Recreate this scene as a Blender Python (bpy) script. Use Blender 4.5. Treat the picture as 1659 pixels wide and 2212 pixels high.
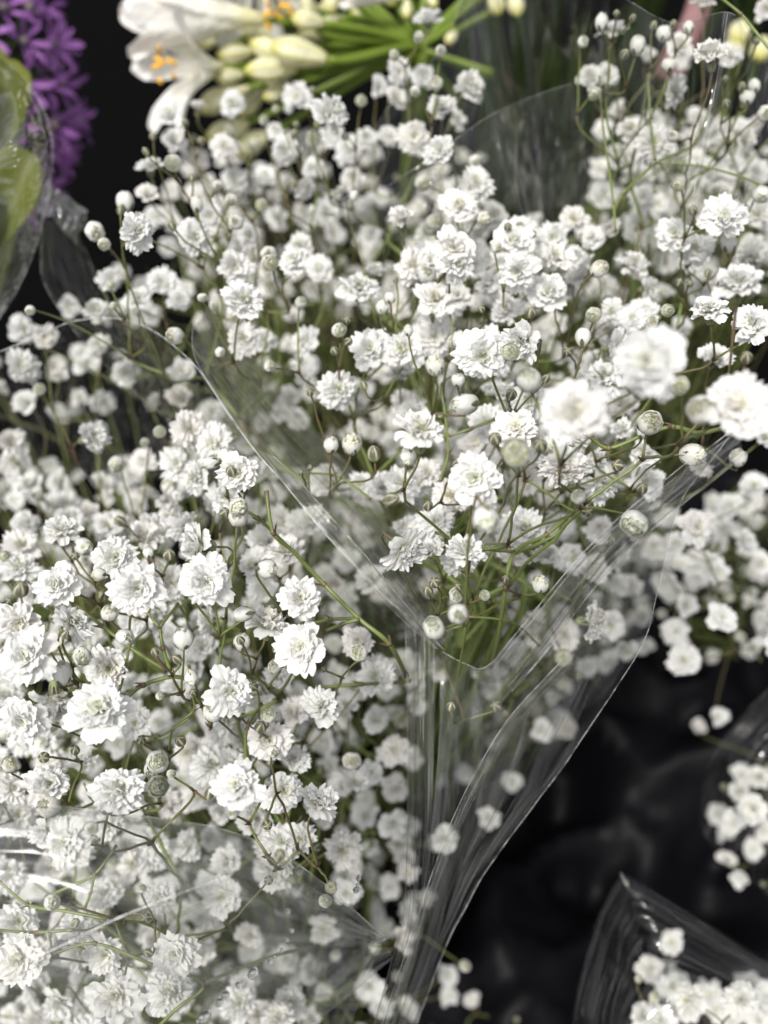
import bpy, math, random
import numpy as np
from mathutils import Vector, Matrix, Quaternion, noise

R = math.radians
SC = bpy.context.scene
COL = SC.collection
for o in list(bpy.data.objects):
    bpy.data.objects.remove(o)

# ------------------------------------------------------------------ camera
PITCH = 50.0                      # degrees below the horizon
FD, CX, CY = 2268.0, 829.5, 1106.0   # focal length and centre in the 1659 x 2212 measuring grid
CAM = Vector((0, 0, 0.80))
cd = bpy.data.cameras.new('camera'); cam = bpy.data.objects.new('camera', cd); COL.objects.link(cam)
cam.location = CAM; cam.rotation_euler = (R(90 - PITCH), 0, 0)
cd.sensor_fit = 'VERTICAL'; cd.sensor_height = 24.0; cd.lens = 24.0 * FD / 2212.0
cd.clip_start = 0.01; cd.clip_end = 60.0
cd.dof.use_dof = True; cd.dof.focus_distance = 0.226; cd.dof.aperture_fstop = 7.8
SC.camera = cam

# ------------------------------------------------------------------ world, sun, exposure
SUN_EL, SUN_AZ = 62.0, 215.0      # soft high light from behind the camera's left shoulder
w = bpy.data.worlds.new('World'); SC.world = w; w.use_nodes = True
nt = w.node_tree; nt.nodes.clear()
sky = nt.nodes.new('ShaderNodeTexSky'); sky.sky_type = 'NISHITA'; sky.sun_disc = False
sky.sun_elevation = R(SUN_EL); sky.sun_rotation = R(SUN_AZ); sky.dust_density = 4.0; sky.air_density = 1.0
hs = nt.nodes.new('ShaderNodeHueSaturation'); hs.inputs['Saturation'].default_value = 0.22
bg = nt.nodes.new('ShaderNodeBackground'); bg.inputs['Strength'].default_value = 0.125
wo = nt.nodes.new('ShaderNodeOutputWorld')
nt.links.new(sky.outputs[0], hs.inputs['Color']); nt.links.new(hs.outputs[0], bg.inputs[0]); nt.links.new(bg.outputs[0], wo.inputs[0])
sd = bpy.data.lights.new('sun', 'SUN'); sun = bpy.data.objects.new('sun', sd); COL.objects.link(sun)
sd.energy = 2.1; sd.angle = R(10); sd.color = (1.0, 0.965, 0.91)
az = R(SUN_AZ)
sdir = Vector((math.sin(az) * math.cos(R(SUN_EL)), math.cos(az) * math.cos(R(SUN_EL)), math.sin(R(SUN_EL))))
sun.rotation_euler = sdir.to_track_quat('Z', 'Y').to_euler(); sun.location = (0, 0, 3)
VS = SC.view_settings
VS.view_transform = 'Standard'; VS.look = 'None'; VS.gamma = 1.0; VS.use_curve_mapping = False
VS.exposure = 0.58
SC.render.engine = 'CYCLES'
SC.cycles.use_denoising = True
SC.cycles.transparent_max_bounces = 32; SC.cycles.max_bounces = 10
SC.cycles.diffuse_bounces = 5; SC.cycles.transmission_bounces = 8
SC.cycles.caustics_reflective = False; SC.cycles.caustics_refractive = False

# ------------------------------------------------------------------ helpers
FWD = Vector((0, math.cos(R(PITCH)), -math.sin(R(PITCH))))
UPV = Vector((0, math.sin(R(PITCH)), math.cos(R(PITCH))))
RGT = Vector((1, 0, 0))
def P(x, y, d):
    """a direction in the photograph's measuring grid plus a distance along the view gives a place"""
    return CAM + RGT * ((x - CX) / FD * d) - UPV * ((y - CY) / FD * d) + FWD * d

def tag(o, label=None, cat=None, group=None, kind=None):
    if label: o['label'] = label
    if cat: o['category'] = cat
    if group: o['group'] = group
    if kind: o['kind'] = kind
    return o

def empty(name, loc):
    o = bpy.data.objects.new(name, None); COL.objects.link(o); o.location = loc
    o.empty_display_size = 0.02
    return o

class MB:
    """collects vertices, faces and two float attributes, builds ONE mesh"""
    def __init__(s): s.v, s.f, s.a, s.b, s.uv = [], [], [], [], None
    def add(s, V, F, A=None, B=None):
        n = len(s.v); s.v += [tuple(p) for p in V]
        s.f += [tuple(i + n for i in f) for f in F]
        s.a += list(A) if A is not None else [0.0] * len(V)
        s.b += list(B) if B is not None else [0.0] * len(V)
        return s
    def mesh(s, name, mat, smooth=True):
        m = bpy.data.meshes.new(name); m.from_pydata(s.v, [], s.f)
        for nm, arr in (('tint', s.a), ('dark', s.b)):
            at = m.attributes.new(nm, 'FLOAT', 'POINT'); at.data.foreach_set('value', arr)
        if smooth: m.polygons.foreach_set('use_smooth', [True] * len(m.polygons))
        m.materials.append(mat); m.update()
        return m

def link(name, me, parent=None, loc=None, rot=None, scale=None):
    o = bpy.data.objects.new(name, me); COL.objects.link(o)
    if parent: o.parent = parent
    if loc is not None: o.location = loc
    if rot is not None:
        o.rotation_mode = 'QUATERNION'; o.rotation_quaternion = rot
    if scale is not None: o.scale = scale if hasattr(scale, '__len__') else (scale,) * 3
    return o

def tube(pts, rad, n=6):
    pts = [Vector(p) for p in pts]; V = []; F = []
    ref = Vector((0.31, 0.77, 0.55))
    for i, p in enumerate(pts):
        t = (pts[min(i + 1, len(pts) - 1)] - pts[max(i - 1, 0)])
        if t.length < 1e-9: t = Vector((0, 0, 1))
        t.normalize()
        a = t.cross(ref)
        if a.length < 1e-4: a = t.orthogonal()
        a.normalize(); b = t.cross(a)
        r = rad[i] if hasattr(rad, '__len__') else rad
        for k in range(n):
            q = 2 * math.pi * k / n
            V.append(p + a * (r * math.cos(q)) + b * (r * math.sin(q)))
    for i in range(len(pts) - 1):
        for k in range(n):
            F.append((i * n + k, i * n + (k + 1) % n, (i + 1) * n + (k + 1) % n, (i + 1) * n + k))
    F.append(tuple(range(n - 1, -1, -1))); F.append(tuple((len(pts) - 1) * n + k for k in range(n)))
    return V, F

def bez(p0, t0, p1, t1, n):
    out = []
    for i in range(n + 1):
        t = i / n; a = 1 - t
        out.append(p0 * a**3 + (p0 + t0) * (3 * a * a * t) + (p1 - t1) * (3 * a * t * t) + p1 * t**3)
    return out

def catmull(pts, n):
    pts = [Vector(p) for p in pts]; m = len(pts) - 1; out = []
    for i in range(n + 1):
        s = i / n * m; k = min(int(s), m - 1); t = s - k
        p1, p2 = pts[k], pts[k + 1]
        p0 = pts[k - 1] if k > 0 else p1 * 2 - p2
        p3 = pts[k + 2] if k + 2 <= m else p2 * 2 - p1
        out.append(0.5 * ((2 * p1) + (p2 - p0) * t + (2 * p0 - 5 * p1 + 4 * p2 - p3) * t * t + (3 * p1 - p0 - 3 * p2 + p3) * t**3))
    return out

# ------------------------------------------------------------------ materials
def newmat(name):
    m = bpy.data.materials.new(name); m.use_nodes = True
    n = m.node_tree; n.nodes.clear()
    out = n.nodes.new('ShaderNodeOutputMaterial')
    return m, n, out
def N(n, t, **k):
    x = n.nodes.new(t)
    for a, b in k.items(): setattr(x, a, b)
    return x
def mixc(n, fac, a, b):
    x = N(n, 'ShaderNodeMix', data_type='RGBA')
    for s, v in ((0, fac), (6, a), (7, b)):
        if hasattr(v, 'is_linked') or isinstance(v, bpy.types.NodeSocket): n.links.new(v, x.inputs[s])
        elif s == 0: x.inputs[0].default_value = v
        else: x.inputs[s].default_value = (*v, 1)
    return x.outputs[2]
def attr(n, nm):
    return N(n, 'ShaderNodeAttribute', attribute_name=nm).outputs['Fac']
def ramp(n, src, stops):
    r = N(n, 'ShaderNodeValToRGB'); n.links.new(src, r.inputs[0])
    e = r.color_ramp.elements
    while len(e) < len(stops): e.new(0.5)
    for el, (p, c) in zip(e, stops): el.position = p; el.color = (*c, 1)
    return r.outputs[0]
def noise_t(n, scale, detail=3, coord='Object', sc=None, rough=0.5):
    tc = N(n, 'ShaderNodeTexCoord'); t = N(n, 'ShaderNodeTexNoise')
    t.inputs['Scale'].default_value = scale; t.inputs['Detail'].default_value = detail; t.inputs['Roughness'].default_value = rough
    if sc:
        mp = N(n, 'ShaderNodeMapping'); mp.inputs['Scale'].default_value = sc
        n.links.new(tc.outputs[coord], mp.inputs[0]); n.links.new(mp.outputs[0], t.inputs['Vector'])
    else: n.links.new(tc.outputs[coord], t.inputs['Vector'])
    return t.outputs['Fac']

def petal_material(name, white, base, transl=0.35, rough=0.5, warm=None, bump=0.0, bscale=40):
    """thin petal: diffuse front, some light passes through, faint gloss; 'tint' = how far towards the base colour"""
    m, n, out = newmat(name)
    c = mixc(n, attr(n, 'tint'), white, base)
    if warm:
        oi = N(n, 'ShaderNodeObjectInfo')
        rr = ramp(n, oi.outputs['Random'], [(0.0, white), (0.6, white), (0.9, warm), (1.0, warm)])
        mm = N(n, 'ShaderNodeMix', data_type='RGBA', blend_type='MULTIPLY'); mm.inputs[0].default_value = 0.35
        n.links.new(c, mm.inputs[6]); n.links.new(rr, mm.inputs[7]); c = mm.outputs[2]
    d = N(n, 'ShaderNodeBsdfPrincipled'); d.inputs['Roughness'].default_value = rough
    d.inputs['Specular IOR Level'].default_value = 0.25
    n.links.new(c, d.inputs['Base Color'])
    t = N(n, 'ShaderNodeBsdfTranslucent'); n.links.new(c, t.inputs['Color'])
    if bump:
        b = N(n, 'ShaderNodeBump'); b.inputs['Strength'].default_value = bump; b.inputs['Distance'].default_value = 0.02
        n.links.new(noise_t(n, bscale, 2, sc=(1, 1, 0.4)), b.inputs['Height']); n.links.new(b.outputs[0], d.inputs['Normal'])
    mx = N(n, 'ShaderNodeMixShader'); mx.inputs[0].default_value = transl
    n.links.new(d.outputs[0], mx.inputs[1]); n.links.new(t.outputs[0], mx.inputs[2]); n.links.new(mx.outputs[0], out.inputs[0])
    return m

def simple(name, col, rough=0.5, spec=0.4, col2=None, scale=30, bump=0.0, transl=0.0):
    m, n, out = newmat(name)
    p = N(n, 'ShaderNodeBsdfPrincipled'); p.inputs['Roughness'].default_value = rough; p.inputs['Specular IOR Level'].default_value = spec
    nz = noise_t(n, scale, 4)
    c = mixc(n, nz, col, col2 or tuple(x * 0.75 for x in col))
    n.links.new(c, p.inputs['Base Color'])
    if bump:
        b = N(n, 'ShaderNodeBump'); b.inputs['Strength'].default_value = bump; b.inputs['Distance'].default_value = 0.002
        n.links.new(nz, b.inputs['Height']); n.links.new(b.outputs[0], p.inputs['Normal'])
    sh = p.outputs[0]
    if transl:
        t = N(n, 'ShaderNodeBsdfTranslucent'); n.links.new(c, t.inputs['Color'])
        mx = N(n, 'ShaderNodeMixShader'); mx.inputs[0].default_value = transl
        n.links.new(sh, mx.inputs[1]); n.links.new(t.outputs[0], mx.inputs[2]); sh = mx.outputs[0]
    n.links.new(sh, out.inputs[0])
    return m

M_PETAL = petal_material('white_petal', (0.86, 0.86, 0.85), (0.68, 0.71, 0.28), 0.36, 0.55, warm=(0.93, 0.88, 0.84), bump=0.12, bscale=18)
M_LILY = petal_material('cream_petal', (0.90, 0.885, 0.85), (0.66, 0.63, 0.15), 0.30, 0.42, bump=0.2, bscale=14)
M_PURPLE = petal_material('purple_petal', (0.36, 0.15, 0.45), (0.18, 0.06, 0.27), 0.3, 0.5)
M_LEAF = petal_material('lime_leaf', (0.17, 0.19, 0.035), (0.10, 0.13, 0.022), 0.4, 0.4)

def calyx_material():
    m, n, out = newmat('sepal')
    g = mixc(n, attr(n, 'tint'), (0.24, 0.33, 0.09), (0.46, 0.49, 0.30))
    c = mixc(n, attr(n, 'dark'), g, (0.045, 0.03, 0.038)) if False else None
    x = N(n, 'ShaderNodeMix', data_type='RGBA'); n.links.new(attr(n, 'dark'), x.inputs[0]); n.links.new(g, x.inputs[6]); x.inputs[7].default_value = (0.11, 0.085, 0.08, 1)
    p = N(n, 'ShaderNodeBsdfPrincipled'); p.inputs['Roughness'].default_value = 0.38; p.inputs['Specular IOR Level'].default_value = 0.45
    n.links.new(x.outputs[2], p.inputs['Base Color'])
    t = N(n, 'ShaderNodeBsdfTranslucent'); n.links.new(x.outputs[2], t.inputs['Color'])
    mx = N(n, 'ShaderNodeMixShader'); mx.inputs[0].default_value = 0.15
    n.links.new(p.outputs[0], mx.inputs[1]); n.links.new(t.outputs[0], mx.inputs[2]); n.links.new(mx.outputs[0], out.inputs[0])
    return m
M_CALYX = calyx_material()

def stem_material():
    m, n, out = newmat('stem_green')
    g = mixc(n, noise_t(n, 260, 3), (0.11, 0.16, 0.035), (0.20, 0.25, 0.075))
    x = N(n, 'ShaderNodeMix', data_type='RGBA'); n.links.new(attr(n, 'dark'), x.inputs[0]); n.links.new(g, x.inputs[6]); x.inputs[7].default_value = (0.13, 0.07, 0.05, 1)
    p = N(n, 'ShaderNodeBsdfPrincipled'); p.inputs['Roughness'].default_value = 0.42
    n.links.new(x.outputs[2], p.inputs['Base Color']); n.links.new(p.outputs[0], out.inputs[0])
    return m
M_STEM = stem_material()

def film_material(name, haze=0.05, streak=0.16, gloss=0.05, edge=0.55, rough=0.10, uvs=(34, 2.2)):
    """clear wrapping film: see-through, mirror-like towards grazing view, with reflections painted as pale streaks along its length"""
    m, n, out = newmat(name)
    tc = N(n, 'ShaderNodeTexCoord')
    def uvnoise(sx, sy, sc, det=4):
        mp = N(n, 'ShaderNodeMapping'); mp.inputs['Scale'].default_value = (sx, sy, 1); n.links.new(tc.outputs['UV'], mp.inputs[0])
        t = N(n, 'ShaderNodeTexNoise'); t.inputs['Scale'].default_value = sc; t.inputs['Detail'].default_value = det; t.inputs['Roughness'].default_value = 0.6
        t.inputs['Distortion'].default_value = 0.4
        n.links.new(mp.outputs[0], t.inputs['Vector']); return t.outputs['Fac']
    s1 = uvnoise(uvs[0], uvs[1], 1.0); s2 = uvnoise(uvs[0] * 0.3, uvs[1] * 1.3, 1.0, 2)
    bp = N(n, 'ShaderNodeBump'); bp.inputs['Strength'].default_value = 0.8; bp.inputs['Distance'].default_value = 0.0016
    mpv = N(n, 'ShaderNodeMapping'); mpv.inputs['Scale'].default_value = (uvs[0] * .45, uvs[1] * 2.0, 1); mpv.inputs['Rotation'].default_value = (0, 0, .25); n.links.new(tc.outputs['UV'], mpv.inputs[0])
    vo = N(n, 'ShaderNodeTexVoronoi'); vo.inputs['Scale'].default_value = 1.0; vo.inputs['Randomness'].default_value = 1.0; n.links.new(mpv.outputs[0], vo.inputs['Vector'])
    hh = N(n, 'ShaderNodeMath', operation='MULTIPLY_ADD'); n.links.new(vo.outputs['Distance'], hh.inputs[0]); hh.inputs[1].default_value = 1.1; n.links.new(s2, hh.inputs[2])
    n.links.new(hh.outputs[0], bp.inputs['Height'])
    lw = N(n, 'ShaderNodeLayerWeight'); lw.inputs['Blend'].default_value = 0.5; n.links.new(bp.outputs[0], lw.inputs['Normal'])
    pw = N(n, 'ShaderNodeMath', operation='POWER'); n.links.new(lw.outputs['Facing'], pw.inputs[0]); pw.inputs[1].default_value = 3.5
    fr = N(n, 'ShaderNodeMath', operation='MULTIPLY_ADD'); n.links.new(pw.outputs[0], fr.inputs[0]); fr.inputs[1].default_value = edge; fr.inputs[2].default_value = gloss
    tr = N(n, 'ShaderNodeBsdfTransparent'); tr.inputs[0].default_value = (0.967, 0.967, 0.952, 1)
    gl = N(n, 'ShaderNodeBsdfGlossy'); gl.inputs['Roughness'].default_value = rough; n.links.new(bp.outputs[0], gl.inputs['Normal'])
    m1 = N(n, 'ShaderNodeMixShader'); n.links.new(fr.outputs[0], m1.inputs[0]); n.links.new(tr.outputs[0], m1.inputs[1]); n.links.new(gl.outputs[0], m1.inputs[2])
    df = N(n, 'ShaderNodeBsdfDiffuse'); df.inputs[0].default_value = (0.72, 0.73, 0.72, 1)
    tl = N(n, 'ShaderNodeBsdfTranslucent'); tl.inputs[0].default_value = (0.72, 0.73, 0.72, 1)
    m2 = N(n, 'ShaderNodeMixShader'); m2.inputs[0].default_value = 0.5; n.links.new(df.outputs[0], m2.inputs[1]); n.links.new(tl.outputs[0], m2.inputs[2])
    mr = N(n, 'ShaderNodeMapRange'); n.links.new(s1, mr.inputs[0])
    mr.inputs[1].default_value = 0.50; mr.inputs[2].default_value = 0.80; mr.inputs[3].default_value = haze; mr.inputs[4].default_value = haze + streak
    # painted reflections come in patches: the pale streaks fade in and out
    s3 = uvnoise(4.5, 3.2, 1.0, 3); pm = N(n, 'ShaderNodeMapRange'); n.links.new(s3, pm.inputs[0]); pm.inputs[1].default_value = 0.40; pm.inputs[2].default_value = 0.68; pm.inputs[3].default_value = 0.12; pm.inputs[4].default_value = 1.3
    hz = N(n, 'ShaderNodeMath', operation='MULTIPLY'); n.links.new(mr.outputs[0], hz.inputs[0]); n.links.new(pm.outputs[0], hz.inputs[1])
    m3 = N(n, 'ShaderNodeMixShader'); n.links.new(hz.outputs[0], m3.inputs[0]); n.links.new(m1.outputs[0], m3.inputs[1]); n.links.new(m2.outputs[0], m3.inputs[2])
    n.links.new(m3.outputs[0], out.inputs[0])
    return m
M_FILM = film_material('clear_film', haze=0.05, streak=0.22)
M_FILM_FOG = film_material('fogged_film', haze=0.19, streak=0.20, gloss=0.05, edge=0.4, rough=0.22, uvs=(26, 2.0))
M_FILM_V = film_material('creased_film', haze=0.13, streak=0.25, gloss=0.05, edge=0.5, rough=0.18, uvs=(22, 1.6))
M_FILM_SOFT = film_material('soft_film', haze=0.09, streak=0.14, gloss=0.03, edge=0.3, rough=0.35, uvs=(14, 1.4))
M_FILM_DARK = film_material('thin_film', haze=0.012, streak=0.16, gloss=0.03, edge=0.3, uvs=(40, 1.2))
M_FILM_CLEAN = film_material('clean_film', haze=0.012, streak=0.07, gloss=0.03, edge=0.35)
M_FILM_HAZY = film_material('painted_glare_film', haze=0.09, streak=0.34, gloss=0.06, edge=0.5, uvs=(20, 2.5))
def edge_material():
    m, n, out = newmat('film_cut_edge')
    tr = N(n, 'ShaderNodeBsdfTransparent')
    d = N(n, 'ShaderNodeBsdfPrincipled'); d.inputs['Base Color'].default_value = (0.8, 0.8, 0.8, 1); d.inputs['Roughness'].default_value = 0.25
    mx = N(n, 'ShaderNodeMixShader'); mr = N(n, 'ShaderNodeMapRange'); n.links.new(noise_t(n, 320, 3), mr.inputs[0])
    mr.inputs[1].default_value = 0.35; mr.inputs[2].default_value = 0.65; mr.inputs[3].default_value = 0.08; mr.inputs[4].default_value = 0.6
    n.links.new(mr.outputs[0], mx.inputs[0]); n.links.new(tr.outputs[0], mx.inputs[1]); n.links.new(d.outputs[0], mx.inputs[2]); n.links.new(mx.outputs[0], out.inputs[0])
    return m
M_EDGE = edge_material()
M_BLACK = simple('black_plastic', (0.0015, 0.0015, 0.002), 0.7, 0.02, (0.003, 0.003, 0.003), 60, 0.1)
M_MAT = simple('black_rubber', (0.0018, 0.0018, 0.002), 0.9, 0.02, (0.003, 0.003, 0.003), 25, 0.3)
M_ANTHER = simple('orange_anther', (0.75, 0.36, 0.02), 0.7, 0.2, (0.85, 0.48, 0.05), 200)
M_FIL = simple('white_filament', (0.8, 0.78, 0.72), 0.5, 0.3)
M_GREEN = simple('pedicel_green', (0.11, 0.18, 0.015), 0.4, 0.3, (0.20, 0.27, 0.04), 40, 0.0, 0.15)
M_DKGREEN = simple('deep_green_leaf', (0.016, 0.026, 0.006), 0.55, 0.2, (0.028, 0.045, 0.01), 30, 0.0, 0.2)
M_THICKET = simple('narrow_leaf', (0.055, 0.075, 0.02), 0.5, 0.3, (0.10, 0.12, 0.035), 60, 0.0, 0.2)
M_PINK = simple('pink_stem', (0.22, 0.12, 0.12), 0.7, 0.1, (0.26, 0.15, 0.15), 20)
def water_material():
    m, n, out = newmat('water')
    g = N(n, 'ShaderNodeBsdfPrincipled'); g.inputs['Transmission Weight'].default_value = 1.0; g.inputs['IOR'].default_value = 1.33; g.inputs['Roughness'].default_value = 0.02
    g.inputs['Base Color'].default_value = (1, 1, 1, 1)
    n.links.new(g.outputs[0], out.inputs[0]); return m
M_WATER = water_material()

# ------------------------------------------------------------------ ground
gm = MB(); gm.add([(-30, -30, 0), (30, -30, 0), (30, 30, 0), (-30, 30, 0)], [(0, 1, 2, 3)])
tag(link('ground', gm.mesh('ground', M_MAT)), kind='structure')

# ------------------------------------------------------------------ petals, flowers and buds as shared meshes (unit = flower diameter)
def petal(rng, L, W, th0, th1, r0=0.03, z0=0.0, cup=0.10, ruff=0.05, nu=6, nv=6, base=0.28, tb=0.5, tpow=2.0, teeth=0.045, notch=None, curl=1.3, tmin=0.0, az=0.0, fold=0.0):
    ph = rng.uniform(0, 6.28); k = rng.uniform(4.0, 7.5); nt_ = rng.uniform(0.0, 0.13) if notch is None else notch; sk = rng.uniform(-0.12, 0.12)
    steps = 14; cr = [r0]; cz = [z0]; ths = []
    for i in range(steps + 1):
        ths.append(th0 + (th1 - th0) * (i / steps) ** curl)
    for i in range(steps):
        t = R((ths[i] + ths[i + 1]) / 2); cr.append(cr[-1] + math.cos(t) * L / steps); cz.append(cz[-1] + math.sin(t) * L / steps)
    def at(u):
        s = min(max(u, 0), 1) * steps; i = min(int(s), steps - 1); f = s - i
        return cr[i] * (1 - f) + cr[i + 1] * f, cz[i] * (1 - f) + cz[i + 1] * f, R(ths[i] * (1 - f) + ths[i + 1] * f)
    V = []; A = []; F = []; ca, sa = math.cos(az), math.sin(az)
    for i in range(nu + 1):
        u = i / nu
        for j in range(nv + 1):
            v = -1 + 2 * j / nv
            uu = u * (1 - 0.20 * abs(v) ** 2.6 - nt_ * math.exp(-(v / 0.25) ** 2) * u + teeth * (math.sin(v * 7 + ph) + .4 * math.sin(v * 13 + 2 * ph)) * u)
            ww = W * (base + (1 - base) * math.sin(min(1, u * 1.02) * math.pi / 2) ** 1.4) * (1 if u < 0.75 else 1 - 0.9 * (u - 0.75) ** 1.6)
            r, z, th = at(uu)
            h = cup * W * v * v * (1 if u > 0 else 0) + ruff * L * u * u * math.sin(k * v + ph) + 0.02 * L * u * math.sin(9 * u + ph) + fold * W * abs(v)
            x = r - math.sin(th) * h; zz = z + math.cos(th) * h; y = v * ww + sk * L * u * u * 0.5
            V.append((x * ca - y * sa, x * sa + y * ca, zz))
            A.append(max(0, min(1, tmin + tb * (1 - u) ** tpow)))
    for i in range(nu):
        for j in range(nv):
            a = i * (nv + 1) + j; F.append((a, a + 1, a + nv + 2, a + nv + 1))
    return V, F, A

def ring(mb, rng, n, L, W, th0, th1, jit=8, az0=None, **k):
    a0 = rng.uniform(0, 6.28) if az0 is None else az0
    amp, adir, drop = getattr(mb, 'skew', (0, 0, 0))
    for i in range(n):
        if rng.random() < drop: continue
        q = a0 + 6.283 * (i + rng.uniform(-0.34, 0.34)) / n
        d = rng.uniform(-jit, jit) + amp * math.cos(q - adir)
        kk = dict(k); kk['r0'] = k.get('r0', 0.03); kk['ruff'] = k.get('ruff', .05) * rng.uniform(.6, 1.7); kk['cup'] = k.get('cup', .1) * rng.uniform(.3, 1.8)
        mb.add(*petal(rng, L * rng.uniform(0.80, 1.12), W * rng.uniform(0.75, 1.22), th0 + d, th1 + d * 1.6, az=q, **kk))

def flower_layers(mb, rng, style, outer=True):
    # style 0: wide open pompom, 1: open with green heart, 2: fuller dome; each ring sits a little higher and shorter
    o = {0: 0, 1: 5, 2: -7, 3: 20, 4: 38}[style]; g = 0.10 if style == 1 else 0.03
    if outer:
        ring(mb, rng, 10, 0.53, 0.165, 36 + o, -16 + o, cup=0.14, ruff=0.065, tb=0.22, nu=7, nv=10, teeth=0.055, jit=11)
    ring(mb, rng, 9, 0.49, 0.155, 52 + o, -2 + o, z0=.03, cup=0.2, ruff=0.09, tb=0.22, nu=7, nv=10, teeth=0.055, jit=15)
    ring(mb, rng, 7, 0.42, 0.155, 58, 8 + o, z0=.08, cup=0.22, ruff=0.11, tb=0.25, jit=17, nv=10, teeth=0.04)
    ring(mb, rng, 6, 0.33, 0.14, 60, 18, z0=.14, cup=0.28, ruff=0.14, tb=0.35, jit=20, tpow=1.8, nv=8, fold=rng.uniform(-.3, .4))
    ring(mb, rng, 5, 0.24, 0.12, 62, 30, z0=.20, cup=0.3, ruff=0.18, tb=0.45, tpow=1.6, jit=24, r0=0.015, tmin=g, fold=0.3)
    ring(mb, rng, 4, 0.16, 0.10, 70, 60, z0=.24, cup=0.3, ruff=0.22, tb=0.55, tpow=1.4, jit=30, r0=0.01, tmin=g * 1.6, fold=0.4)

RNG = random.Random(11)
FULL, CORE, PETALS = [], [], []
for k in range(22):
    mb = MB(); mb.skew = (RNG.uniform(0, 22), RNG.uniform(0, 6.28), RNG.uniform(0, .12)); flower_layers(mb, RNG, (0, 1, 2, 3, 0, 4, 1, 3)[k % 8], True); FULL.append(mb.mesh('flower', M_PETAL))
for k in range(14):
    mb = MB(); mb.skew = (RNG.uniform(0, 18), RNG.uniform(0, 6.28), RNG.uniform(0, .08)); flower_layers(mb, RNG, (0, 1, 2, 0, 3)[k % 5], False); CORE.append(mb.mesh('flower', M_PETAL))
for k in range(20):
    mb = MB(); o = RNG.uniform(-14, 16)
    mb.add(*petal(RNG, 0.53 * RNG.uniform(0.9, 1.06), 0.17 * RNG.uniform(0.85, 1.2), 36 + o, -16 + o * 1.6, cup=RNG.uniform(0.05, 0.2), ruff=RNG.uniform(0.03, 0.075), nu=7, nv=10, tb=0.3, teeth=RNG.uniform(0.02, 0.05)))
    PETALS.append(mb.mesh('petal', M_PETAL))

def revolve(prof, n, amp=0.0, lob=5):
    V = []; F = []
    for r, z in prof:
        for k in range(n):
            q = 6.28318 * k / n; rr = r * (1 + amp * math.cos(lob * q)); V.append((rr * math.cos(q), rr * math.sin(q), z))
    for i in range(len(prof) - 1):
        for k in range(n): F.append((i * n + k, i * n + (k + 1) % n, (i + 1) * n + (k + 1) % n, (i + 1) * n + k))
    return V, F

def sepals(mb, prof, half=0.50, n=5, off=0.012, az0=0.0, nv=4):
    """five pointed sepals lying on a revolved profile (list of r, z from the base upward), dark down the middle"""
    m = len(prof) - 1
    for s in range(n):
        V = []; A = []; B = []; F = []
        for i, (r, z) in enumerate(prof):
            u = i / m; wdt = half * (1 - max(0, (u - 0.45) / 0.55) ** 1.8)
            for j in range(nv + 1):
                v = -1 + 2 * j / nv; q = az0 + 6.28318 * s / n + v * max(wdt, 0.02)
                rr = r + off * (1 - 0.5 * abs(v)) + (0.02 * u ** 4)
                V.append((rr * math.cos(q), rr * math.sin(q), z))
                A.append(min(1, 0.15 + 0.75 * abs(v) ** 1.5)); B.append(min(1, max(0, (u - 0.2) / 0.35)) * min(1, (1 - abs(v)) * 1.9) * 0.92)
        for i in range(m):
            for j in range(nv):
                a = i * (nv + 1) + j; F.append((a, a + 1, a + nv + 2, a + nv + 1))
        mb.add(V, F, A, B)

# calyx under an open flower: a bell from z = -0.27 up to the petals
mb = MB(); bell = [(0.035, -0.27), (0.075, -0.25), (0.105, -0.19), (0.120, -0.12), (0.125, -0.05), (0.135, 0.02)]
V, F = revolve(bell[:4], 14); mb.add(V, F, [0.25] * len(V), [0.0] * len(V)); sepals(mb, bell + [(0.16, 0.08)], 0.48)
CALYX_F = mb.mesh('calyx', M_CALYX)

def globe(th, r=0.5, el=1.04):
    return r * math.sin(th), -r * el * math.cos(th)
mb = MB(); pr = [globe(t) for t in (0.12, 0.35, 0.6, 0.85, 1.1, 1.35, 1.55)]
sepals(mb, pr, 0.46, off=0.03); V, F = revolve([(0.02, -0.56), (0.06, -0.54), (0.12, -0.50), (0.2, -0.47)], 12); mb.add(V, F, [0.2] * len(V))
CALYX_B = mb.mesh('calyx', M_CALYX)

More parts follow.
